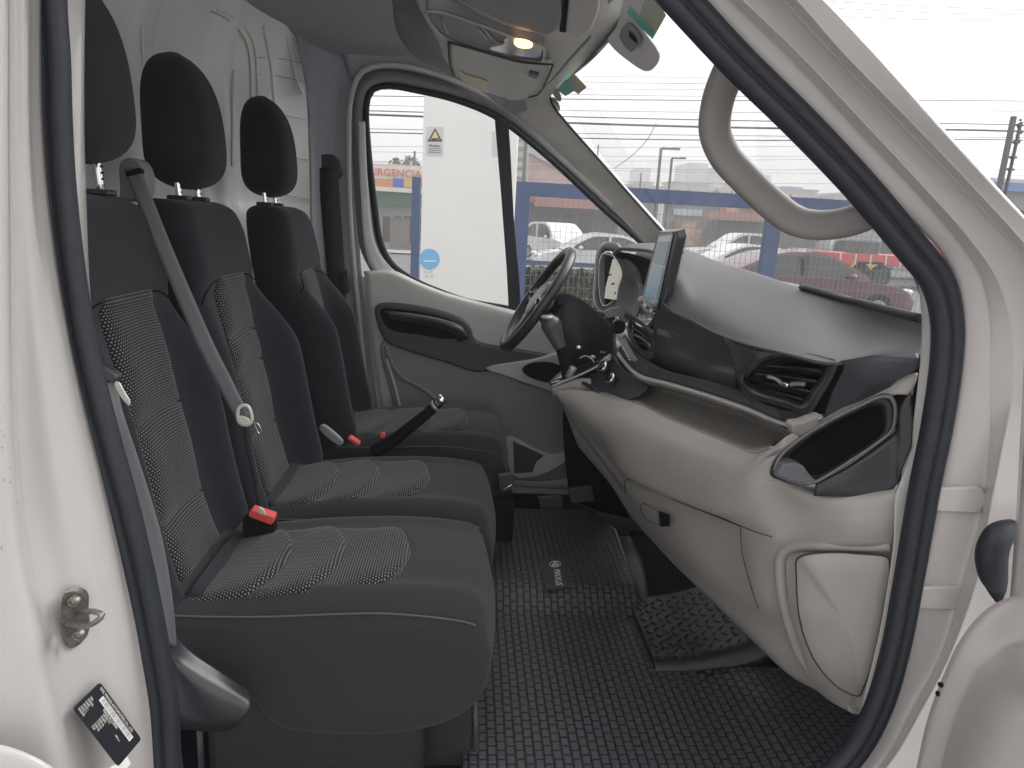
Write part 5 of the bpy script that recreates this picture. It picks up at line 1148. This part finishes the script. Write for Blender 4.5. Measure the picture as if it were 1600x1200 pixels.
SUVC = [(-2.2,1.05),(-2.05,1.5),(-1.85,1.74),(-.8,1.82),(.1,1.78),(.65,1.5),(1.1,1.06)]
SUVG = [(-2.0,1.12),(-1.9,1.5),(-1.75,1.62),(-.8,1.72),(.05,1.68),(.5,1.45),(.85,1.12)]
def cpos(px, Y): return at(px, 380, Y)[0]
def carat(name, label, px, Y, *a, rz=0, **k):
    r = car(name, label, (cpos(px,Y), Y, 0), *a, **k); r.rotation_euler = (0,0,rz); return r
carat('parked_suv', 'white SUV seen from the front through the far door window', 873, 34, white_c, SUV, SUVC, SUVG, 1.9, (-1.4,1.4), rz=R(-70))
carat('white_hatchback', 'white car nearest the blue rail behind the steering wheel', 935, 24, white_c, SED, [(x,z*1.10-.06) for x,z in SEDC], [(x,z*1.08-.05) for x,z in SEDG], 1.8, (-1.4,1.4), face=-1)
carat('parked_pickup', 'white pickup truck parked in front of the grey shop', 1160, 31, white_c, PKL, PKC, PKG, 1.9, (-1.6,1.65), face=-1)
carat('white_sedan', 'white car behind the maroon sedan, beside the blue post', 1165, 22, white_c, SED, SEDC, SEDG, 1.8, (-1.4,1.4), face=-1)
carat('maroon_sedan', 'maroon sedan on the road behind the wire mesh fence', 1250, 14.9, maroon, SED, SEDC, SEDG, 1.82, (-1.42,1.42))
carat('silver_pickup', 'pale pickup parked past the grab handle, left of the red truck', 1315, 37, silver_c, PKL, PKC, PKG, 1.9, (-1.6,1.65), face=1)
# red flatbed truck
rt = empty('red_truck', (cpos(1415,27), 27, 0), 'red flatbed truck at the right end of the windscreen view', 'truck', local=True)
MB().box(-3.2,1.0,-1.1,1.1,.85,1.25).build('flatbed', redtruck, rt, bevel=.03)
MB().box(1.05,2.6,-1.0,1.0,.5,1.9).build('cab', redtruck, rt, bevel=.15)
MB().box(1.4,2.64,-1.02,1.02,1.25,1.75).build('cab_window', cglass, rt, bevel=.05)
[MB().box(-3.2+i*.6,-3.15+i*.6,-1.13,-1.1,.85,1.25).build('side_stake', white_c, rt) for i in range(8)]
for x in (-2.3,-1.5,1.8):
    for sg in (-1,1):
        m_ = MB(); m_.bar((x,sg*.85,.45),(x,sg*1.1,.45),.45,20); m_.build('wheel', tyre, rt)
yb = empty('yellow_loader', (cpos(1338,27), 26.5, 0), 'small yellow machine standing beside the red truck', 'machine', local=True)
MB().box(-.7,.7,-.6,.6,.5,1.05).build('body', yellow, yb, bevel=.08); MB().box(-.45,.4,-.5,.5,1.1,1.75).build('cab', grey_b, yb, bevel=.06)
for x in (-.5,.5):
    for sg in (-1,1):
        m_ = MB(); m_.bar((x,sg*.5,.35),(x,sg*.7,.35),.35,18); m_.build('wheel', tyre, yb)
# ---- white totem column next to the van with its stickers
xa,_ = at(659,300,5.0); xb,_ = at(806,300,5.0)
colw = mat('white_cladding', (.74,.735,.71), .55, noise=.02, nscale=4)
totem = MB().box(xa, xb, 5.0, 5.5, 0, 2.64).build('sign_pillar', colw, None, bevel=.01)
tag(totem, 'tall white clad pillar with warning and round blue stickers behind the far window', 'pillar')
def sp_(px, py, d=0): p = PY(px, py, 5.0-d); return p
def quadp(nm, l, d, m, par): return prism(nm, [sp_(x,y,d) for x,y in l], (0,.0015,0), m, par, 0)
quadp('warning_sticker', [(666,198),(693,198),(692,244),(665,243)], .003, mat('grey_sticker_paper', (.56,.57,.60), .6), totem)
tri_o = quadp('warning_triangle', [(680,200),(691,221),(668,221)], .005, mat('black_print', (.06,.05,.03), .6), totem)
quadp('warning_field', [(680,204),(687,219),(672,219)], .007, mat('sticker_cream', (.62,.52,.30), .6), totem)
quadp('warning_symbol', [(674,216),(685,216),(685,218.5),(674,218.5)], .009, MATS['black_print'], totem)
text('warning_text', 'PELIGRO', .020, sp_(670,229,.006), (1,0,0), (0,0,1), MATS['black_print'], totem)
for q in range(3): quadp('print_line', [(669,232+q*3),(689,232+q*3),(689,233+q*3),(669,233+q*3)], .005, MATS['black_print'] if 0 else trimd, totem)
quadp('warning_sticker', [(769,205),(777,205),(777,245),(769,245)], .003, MATS['grey_sticker_paper'], totem)
cpt = sp_(671,405,.004)
prism('round_blue_sticker', [cpt+np.array([.072*math.cos(a),0,.072*math.sin(a)]) for a in np.linspace(0,2*math.pi,33)[:-1]], (0,.0015,0), mat('sky_blue_sticker', (.20,.44,.68), .5), totem, 0)
quadp('sticker_bar', [(662,407),(681,407),(681,409),(662,409)], .007, colw, totem)
for (x,y) in ((663,423),(671,423),(664,430),(672,430)): quadp('small_marks', [(x,y),(x+5,y),(x+5,y+4),(x,y+4)], .003, MATS['grey_sticker_paper'], totem)
# ---- blue fence with mesh panels
FY = 9.6
def fx(px): return at(px, 380, FY)[0]
ztop = at(1000, 297, FY)[1]
fence = empty('blue_fence', (fx(1000), FY, 0), 'blue steel frame fence with wire mesh panels along the forecourt edge', 'fence')
posts = [fx(649), fx(812), fx(1203), fx(1520), fx(1800)]
for i, x in enumerate(posts):
    w_ = .055 if i == 0 else .10
    MB().box(x-w_, x+w_, FY-.06, FY+.06, 0, ztop-.0).build('post', bluem, fence)
MB().box(posts[1]-.1, posts[-1]+.1, FY-.065, FY+.065, ztop-.16, ztop+.02).build('top_beam', bluem, fence)
MB().box(posts[1]+.1, posts[-1], FY-.05, FY+.05, 0, .16).build('base_kerb', conc, fence)
wire = mat('fence_wire', (.22,.23,.24), .5, metal=.4)
for i in range(1, 4):
    m_ = MB(); x = posts[i]+.10
    while x < posts[i+1]-.1: m_.box(x-.0022, x+.0022, FY-.003, FY+.003, .16, ztop-.16); x += .075
    z = .3
    while z < ztop-.2: m_.box(posts[i]+.1, posts[i+1]-.1, FY-.009, FY-.004, z-.0022, z+.0022); z += .15
    m_.build('mesh_panel', wire, fence)
# a second, lower barrier with a hedge behind it, at the road
rail = empty('road_barrier', (fx(880)*1.3, 12.6, 0), 'low blue barrier rail in front of the clipped hedge', 'barrier')
m_ = MB().box(at(800,400,12.4)[0], at(965,400,12.4)[0], 12.38, 12.44, 1.02, 1.10); m_.build('rail', bluem, rail)
m_ = MB(); x = at(800,400,12.4)[0]
while x < at(965,400,12.4)[0]: m_.box(x-.03, x+.03, 12.38, 12.44, 0, 1.02); x += 2.2
m_.build('rail_posts', bluem, rail)
hedgem = mat('hedge_leaves', (.07,.085,.045), .8, noise=.5, nscale=3)
def leafclump(name, c, r, n, size, m, parent=None, seed=1, flat=False):
    rnd = random.Random(seed); mb_ = MB()
    for _ in range(n):
        while True:
            p = np.array([rnd.uniform(-1,1) for _ in range(3)])
            if flat or np.linalg.norm(p) < 1: break
        p = np.array(c)+p*np.array(r); a = np.array([rnd.gauss(0,1) for _ in range(3)]); a /= np.linalg.norm(a); b = np.cross(a, [rnd.gauss(0,1) for _ in range(3)]); b /= np.linalg.norm(b)
        s_ = size*rnd.uniform(.6,1.4); mb_.quad(p-a*s_, p-b*s_*.5, p+a*s_, p+b*s_*.5)
    return mb_.build(name, m, parent)
hx0, hx1 = at(822,430,13.2)[0], at(940,430,13.2)[0]
hg = leafclump('clipped_hedge', ((hx0+hx1+1)/2, 13.2, .50), ((hx1-hx0)/2+1.0, .35, .42), 9000, .06, hedgem, None, 3, True)
tag(hg, 'low clipped hedge behind the blue barrier, left of the instrument hood', 'hedge')
# ---- buildings
def bmat(nm, c, r=.8): return mat(nm, c, r, noise=.08, nscale=2)
redw = bmat('red_fascia', (.34,.10,.09)); pinkw = bmat('pink_render', (.55,.40,.38)); greyw = bmat('grey_render', (.22,.23,.23)); greenw = bmat('dark_green_canopy', (.035,.10,.05)); creamw = bmat('cream_fascia', (.62,.58,.50)); orangew = bmat('orange_fascia', (.52,.22,.09)); brick = bmat('brown_front', (.20,.17,.15)); dk = mat('shop_opening', (.03,.03,.035), .5); tealw = bmat('pale_green_render', (.42,.45,.40)); roofw = bmat('pale_roof', (.46,.44,.42))
def bbox(nm, pxa, pxb, pya, pyb, Y, dep, m, par): 
    x0 = at(pxa,(pya+pyb)/2,Y)[0]; x1 = at(pxb,(pya+pyb)/2,Y)[0]; z1 = at((pxa+pxb)/2,pya,Y)[1]; z0 = at((pxa+pxb)/2,pyb,Y)[1]
    return MB().box(x0,x1,Y,Y+dep,max(z0,-.01),z1).build(nm, m, par)
# emergency clinic at the left
bc_ = empty('emergency_clinic', (cpos(620,38),38,0), 'clinic with red lettering on a cream fascia above a green canopy', 'building')
bbox('wall', 540, 700, 262, 400, 38.6, 6, bmat('clinic_wall', (.33,.33,.31)), bc_)
bbox('fascia', 540, 700, 257, 281, 38.2, .3, creamw, bc_)
for k,(a,b,c_) in enumerate(((540,614,orangew),(614,631,bmat('blue_panel',(.04,.10,.42))),(631,650,bmat('ochre_panel',(.55,.34,.14))),(650,690,redw))): bbox('colour_panel', a, b, 279, 293, 38.1, .35, c_, bc_)
bbox('canopy_edge', 540, 700, 293, 300, 37.6, .9, creamw, bc_)
bbox('canopy', 540, 700, 300, 321, 37.8, .7, greenw, bc_)
for a,b in ((598,610),(616,626),(631,644),(650,662)): bbox('window', a, b, 338, 378, 38.5, .12, dk, bc_)
bbox('doorway', 609, 640, 340, 388, 38.48, .12, brick, bc_)
bbox('clinic_wall_base', 540, 700, 388, 396, 38.4, .2, conc, bc_)
lp = PY(582,275,38.15); 
text('clinic_lettering', 'URGENCIA', .545, PY(577.5,273.5,38.15), (1,0,0), (0,0,1), mat('red_letter', (.62,.10,.08), .6), bc_, .02)
# pale green tower block and pink house
tb = empty('green_tower', (cpos(812,45),45,0), 'pale green slatted tower block behind the far window divider', 'building')
bbox('wall', 790, 824, 192, 400, 45, 6, tealw, tb)
for k in range(7): bbox('louvre_band', 792, 822, 200+k*15, 204+k*15, 44.9, .1, greyw, tb)
ph = empty('pink_house', (cpos(850,48),48,0), 'pink house with a pale sloping roof beside the green tower', 'house')
bbox('wall', 826, 930, 272, 400, 48, 8, pinkw, ph)
g0,g1,g2 = PY(822,232,47.9),PY(930,292,47.9),PY(822,292,47.9)
prism('gable', [g0,g1,g2], (0,8,0), pinkw, ph, 0)
r0,r1 = PY(818,222,47.6),PY(960,300,47.6); prism('roof', [r0,r1,r1-np.array([0,0,.45]),r0-np.array([0,0,.45])], (0,9,0), roofw, ph, 0)
# red shop
rs = empty('red_shop', (cpos(890,42),42,0), 'low red shop with pale sign lettering behind the blue fence', 'shop')
bbox('wall', 800, 965, 298, 420, 42, 6, bmat('shop_wall_dark', (.10,.085,.085)), rs)
bbox('fascia', 816, 985, 296, 322, 41.6, .4, redw, rs); bbox('awning', 835, 985, 312, 326, 41.0, .6, bmat('pink_red_awning', (.36,.17,.15)), rs)
text('shop_lettering', 'MINIMARKET', .36, PY(826,309,41.58), (1,0,0), (0,0,1), mat('pale_letter', (.75,.70,.66), .6), rs, .02)
for a in (830,855,880,905): bbox('window', a, a+16, 335, 375, 41.9, .1, dk, rs)
# grey shop through the windscreen
gs = empty('grey_shop', (cpos(1090,41),41,0), 'grey shop with a small white sign behind the white pickup', 'shop')
bbox('wall', 965, 1128, 302, 420, 41, 7, greyw, gs)
bbox('white_pilaster', 1026, 1034, 310, 400, 40.9, .1, colw, gs)
bbox('red_sign', 1043, 1053, 313, 321, 40.8, .1, redw, gs)
text('shop_lettering', 'HOTEL', .30, PY(1055,319,40.8), (1,0,0), (0,0,1), MATS['pale_letter'], gs, .02)
bbox('window', 1053, 1098, 327, 337, 40.9, .1, mat('pale_window', (.5,.55,.58), .2), gs)
bbox('poster', 1050, 1096, 345, 390, 40.9, .1, mat('orange_poster', (.38,.26,.19), .6, noise=.7, nscale=1.6), gs)
os_ = empty('orange_shop', (cpos(1170,40),40,0), 'shop with an orange and red awning between the grey shop and the blue post', 'shop')
bbox('wall', 1130, 1285, 312, 425, 40, 8, bmat('dark_grey_wall', (.15,.15,.15)), os_)  # wall in a dark grey of its own
bbox('sign', 1128, 1200, 316, 334, 39.6, .3, mat('orange_sign', (.45,.28,.19), .6, noise=.6, nscale=1.2), os_)
bbox('awning', 1108, 1206, 332, 345, 38.8, 1.0, mat('red_awning', (.38,.20,.165), .6), os_)
ls = empty('pale_warehouse', (cpos(1380,46),46,0), 'pale long warehouse behind the red truck', 'building')
bbox('wall', 1290, 1520, 345, 430, 46, 10, bmat('warehouse_wall', (.40,.41,.42)), ls); bbox('roof', 1280, 1530, 338, 347, 45.5, 11, greyw, ls)
for k in range(5): bbox('doorway', 1305+k*36, 1325+k*36, 375, 415, 45.9, .1, dk, ls)
# right edge: roof line beyond the door frame
re_ = empty('blue_roof_building', (cpos(1580,30),30,0), 'building with a blue roof past the outer door frame', 'building')
bbox('wall', 1530, 1660, 300, 420, 30, 6, greyw, re_); bbox('roof', 1535, 1670, 287, 300, 29.5, 7, bmat('blue_roof', (.10,.18,.38)), re_); bbox('ridge', 1550, 1670, 281, 287, 30, 5, roofw, re_)
# towers and hills fading into the distance
hz_m = bmat('tower_block_a', (.30,.31,.32)); hz_n = bmat('tower_block_b', (.33,.34,.34))
TW = [(1068,1098,254,300,'tall grey apartment tower, left of the pair over the fence'),(1100,1124,262,300,'shorter apartment tower, right of the pair over the fence')]
for (a,b,t,bo,lb) in TW:
    tw = empty('apartment_tower', (cpos((a+b)/2,210),210,0), lb, 'tower', 'apartment towers in the distance')
    bbox('wall', a, b, t, 420, 210, 14, hz_m, tw)
    for k in range(8):
        for q in range(3): 
            if q*8+a+8 < b: bbox('window_strip', a+3+q*8, a+8+q*8, t+4+k*8, t+8+k*8, 209.7, .2, greyw, tw)
tw2 = empty('apartment_tower', (cpos(1180,260),260,0), 'wide pale tower half hidden behind the grab handle', 'tower', 'apartment towers in the distance'); bbox('wall', 1150, 1196, 272, 420, 260, 14, hz_n, tw2)
tw3 = empty('apartment_tower', (cpos(1000,280),280,0), 'faint slim tower right of the far windscreen pillar', 'tower', 'apartment towers in the distance'); bbox('wall', 990, 1010, 262, 420, 280, 14, hz_n, tw3)
rnd = random.Random(11)
hill_cols = [bmat('hill_house_a', (.42,.30,.25)), bmat('hill_house_b', (.36,.34,.31)), bmat('hill_house_c', (.30,.32,.28)), bmat('hill_house_d', (.16,.26,.36))]
ORD = 'first second third fourth fifth sixth seventh eighth ninth tenth eleventh twelfth thirteenth fourteenth fifteenth sixteenth seventeenth eighteenth nineteenth twentieth twenty-first twenty-second twenty-third twenty-fourth'.split()
for i in range(24):
    px_ = 985+i*25+rnd.uniform(-6,6); Y = 120+rnd.uniform(0,50)
    y0 = 283+(px_-985)*.072+rnd.uniform(-8,9)
    if 1060 < px_ < 1130: y0 += 2
    c = rnd.choice(hill_cols); x_, z_ = at(px_, y0, Y); w_ = rnd.uniform(1.6,4.0)
    h_ = empty('hill_house', (x_, Y, 0), None, 'house', 'small houses on the hillside in the haze', local=True)
    h_['label'] = '%s hillside house above the blue beam, %s from the left' % (['brick coloured','pale grey','greenish','bluish'][hill_cols.index(c)], ORD[i])
    MB().box(-w_, w_, 0, 6, -.5, z_).build('wall', c, h_)
    MB().box(-w_*1.1, w_*1.1, -.3, 6.3, z_, z_+.35).build('roof', rnd.choice(hill_cols), h_)
tl_m = mat('distant_trees', (.07,.085,.06), .9, noise=.3, nscale=1)
tr = leafclump('tree_line', (at(1150,300,115)[0], 115, 5.0), (60, 4, 3.0), 5000, .8, tl_m, None, 9, True); tag(tr, 'faint line of trees below the hillside houses', 'trees', kind='stuff')
for (px_, Y, s_) in ((618,60,1),(640,62,1.1)):
    t_ = empty('round_tree', (cpos(px_,Y),Y,0), 'pale round tree above the clinic roof, '+('left' if px_ < 630 else 'right')+' one of the two', 'tree', 'trees above the clinic roof', local=True)
    MB().bar((0,0,0),(0,0,5.0),.22,8).build('trunk', brick, t_); z_ = at(px_,252,Y)[1]; leafclump('crown', (0,0,z_-1.2), (.9*s_,.9,1.5*s_), 500, .22, tl_m, t_, int(px_))
# ---- poles, lamps, wires
polem = mat('weathered_pole', (.10,.095,.09), .8); wirem = mat('cable_black', (.05,.05,.055), .6)
def pole(nm, px, pyt, Y, r, lab, cat_, arm=None, grp=None):
    x, z = at(px, pyt, Y); e_ = empty(nm, (x,Y,0), lab, cat_, grp, local=True)
    MB().bar((0,0,0),(0,0,z),r,10).build('shaft', polem, e_)
    if arm:
        for (dz,l) in arm: MB().bar((0,0,z-dz),(l,0,z-dz+.02),r*.7,8).build('arm', polem, e_); MB().box(l*.6,l,-.08,.08,z-dz-.02,z-dz+.07).build('lamp_head', polem, e_)
    return e_, z
pole('street_lamp', 1033, 232, 34, .07, 'tall street lamp with a short arm, left of the pair over the fence', 'street lamp', [(0,.9)], 'street lamps')
pole('street_lamp', 1050, 247, 36, .06, 'thinner street lamp, right of the pair over the fence', 'street lamp', [(0,.7)], 'street lamps')
pole('antenna_pole', 935, 226, 50, .05, 'slim mast just right of the far windscreen pillar', 'pole')
pole('antenna_pole', 1002, 270, 50, .05, 'short slim mast standing left of the street lamps', 'pole')
pole('antenna_pole', 648, 236, 42, .06, 'thin mast on the clinic roof beside the white pillar', 'pole')
pole('utility_pole', 823, 196, 40, .11, 'dark pole between the green tower and the pink house', 'pole')
up_, zz = pole('utility_pole', 1584, 182, 13, .055, 'utility pole with insulators at the right border', 'pole')
for k,(dy) in enumerate((195,222,246,265)):
    zz2 = at(1584,dy,13)[1]; MB().bar((-.0,0,zz2),(.22,0,zz2),.02,8).build('crossarm', polem, up_); m_ = MB(); m_.ell((.13,0,zz2),(.04,.04,.035)); m_.build('insulator', wirem, up_, True)
m_ = MB(); 
for q in range(9): m_.ell((.16+.03*(q%3), .02, zz-.05-q*.045), (.035,.03,.02))
m_.build('fittings', wirem, up_, True)
MB().bar((.1,0,0),(.16,0,zz-.1),.03,8).build('cable_riser', wirem, up_)
WR = [(152,156,24,.016),(186,199,24,.035),(179,190,25,.018),(210,216,26,.020),(205,212,27,.012),(167,172,28,.010),(228,226,30,.008),(238,240,30,.007),(250,246,32,.007),(256,262,32,.008),(262,270,34,.007),(122,128,24,.008),(116,120,25,.006),(136,138,26,.007),(276,284,36,.008),(142,147,26,.009)]
WR.sort()
for k,(ya,yb,Y,r) in enumerate(WR):
    pts = []
    for px_ in np.linspace(400, 1750, 12):
        t = (px_-850)/500.; y_ = ya+(yb-ya)*t+6*math.sin(math.pi*min(1,max(0,(px_-600)/900.)))*(1 if k % 2 else .5)
        pts.append(PY(px_, y_, Y))
    w_ = tube('power_cable', pts, r*(.9 if not 178 < ya < 213 else 1.0), wirem, None, n=60, k=5)
    tag(w_, ('thickest dark overhead cable bundle crossing the windscreen' if r > .03 else 'thin overhead cable across the windscreen sky, %s from the top' % ORD[k]), 'cable', 'overhead cables')
for k,(a,b) in enumerate((((1200,-4),(1640,16)),((1220,8),(1640,24)),((1240,22),(1640,33)))):
    w_ = tube('power_cable', [PY(a[0],a[1],16), PY((a[0]+b[0])/2,(a[1]+b[1])/2+3,16), PY(b[0],b[1],16)], .006, wirem, None, n=20, k=5); tag(w_, ['uppermost','middle','lowest'][k]+' of the three cables in the top right corner', 'cable')
w_ = tube('drop_cable', [PY(1025,193,24), PY(1010,220,25), PY(985,245,26), PY(960,263,27)], .012, wirem, None, n=20, k=5); tag(w_, 'slack drop cable slanting down left from the thick bundle', 'cable')

# ---- the damp air: an even, closed volume round everything, far things pale in it
hzb = MB().box(-310, 310, -70, 430, -1.1, 45).build('haze', None, None)
hm = bpy.data.materials.new('damp_air'); hm.use_nodes = True; hn = hm.node_tree.nodes; hn.clear()
ho = hn.new('ShaderNodeOutputMaterial'); hv2 = hn.new('ShaderNodeVolumePrincipled'); hv2.inputs['Color'].default_value = (.98,.98,.98,1); hv2.inputs['Density'].default_value = .0055; hv2.inputs['Anisotropy'].default_value = .2
hm.node_tree.links.new(hv2.outputs[0], ho.inputs['Volume']); hzb.data.materials.clear(); hzb.data.materials.append(hm); hzb['kind'] = 'stuff'
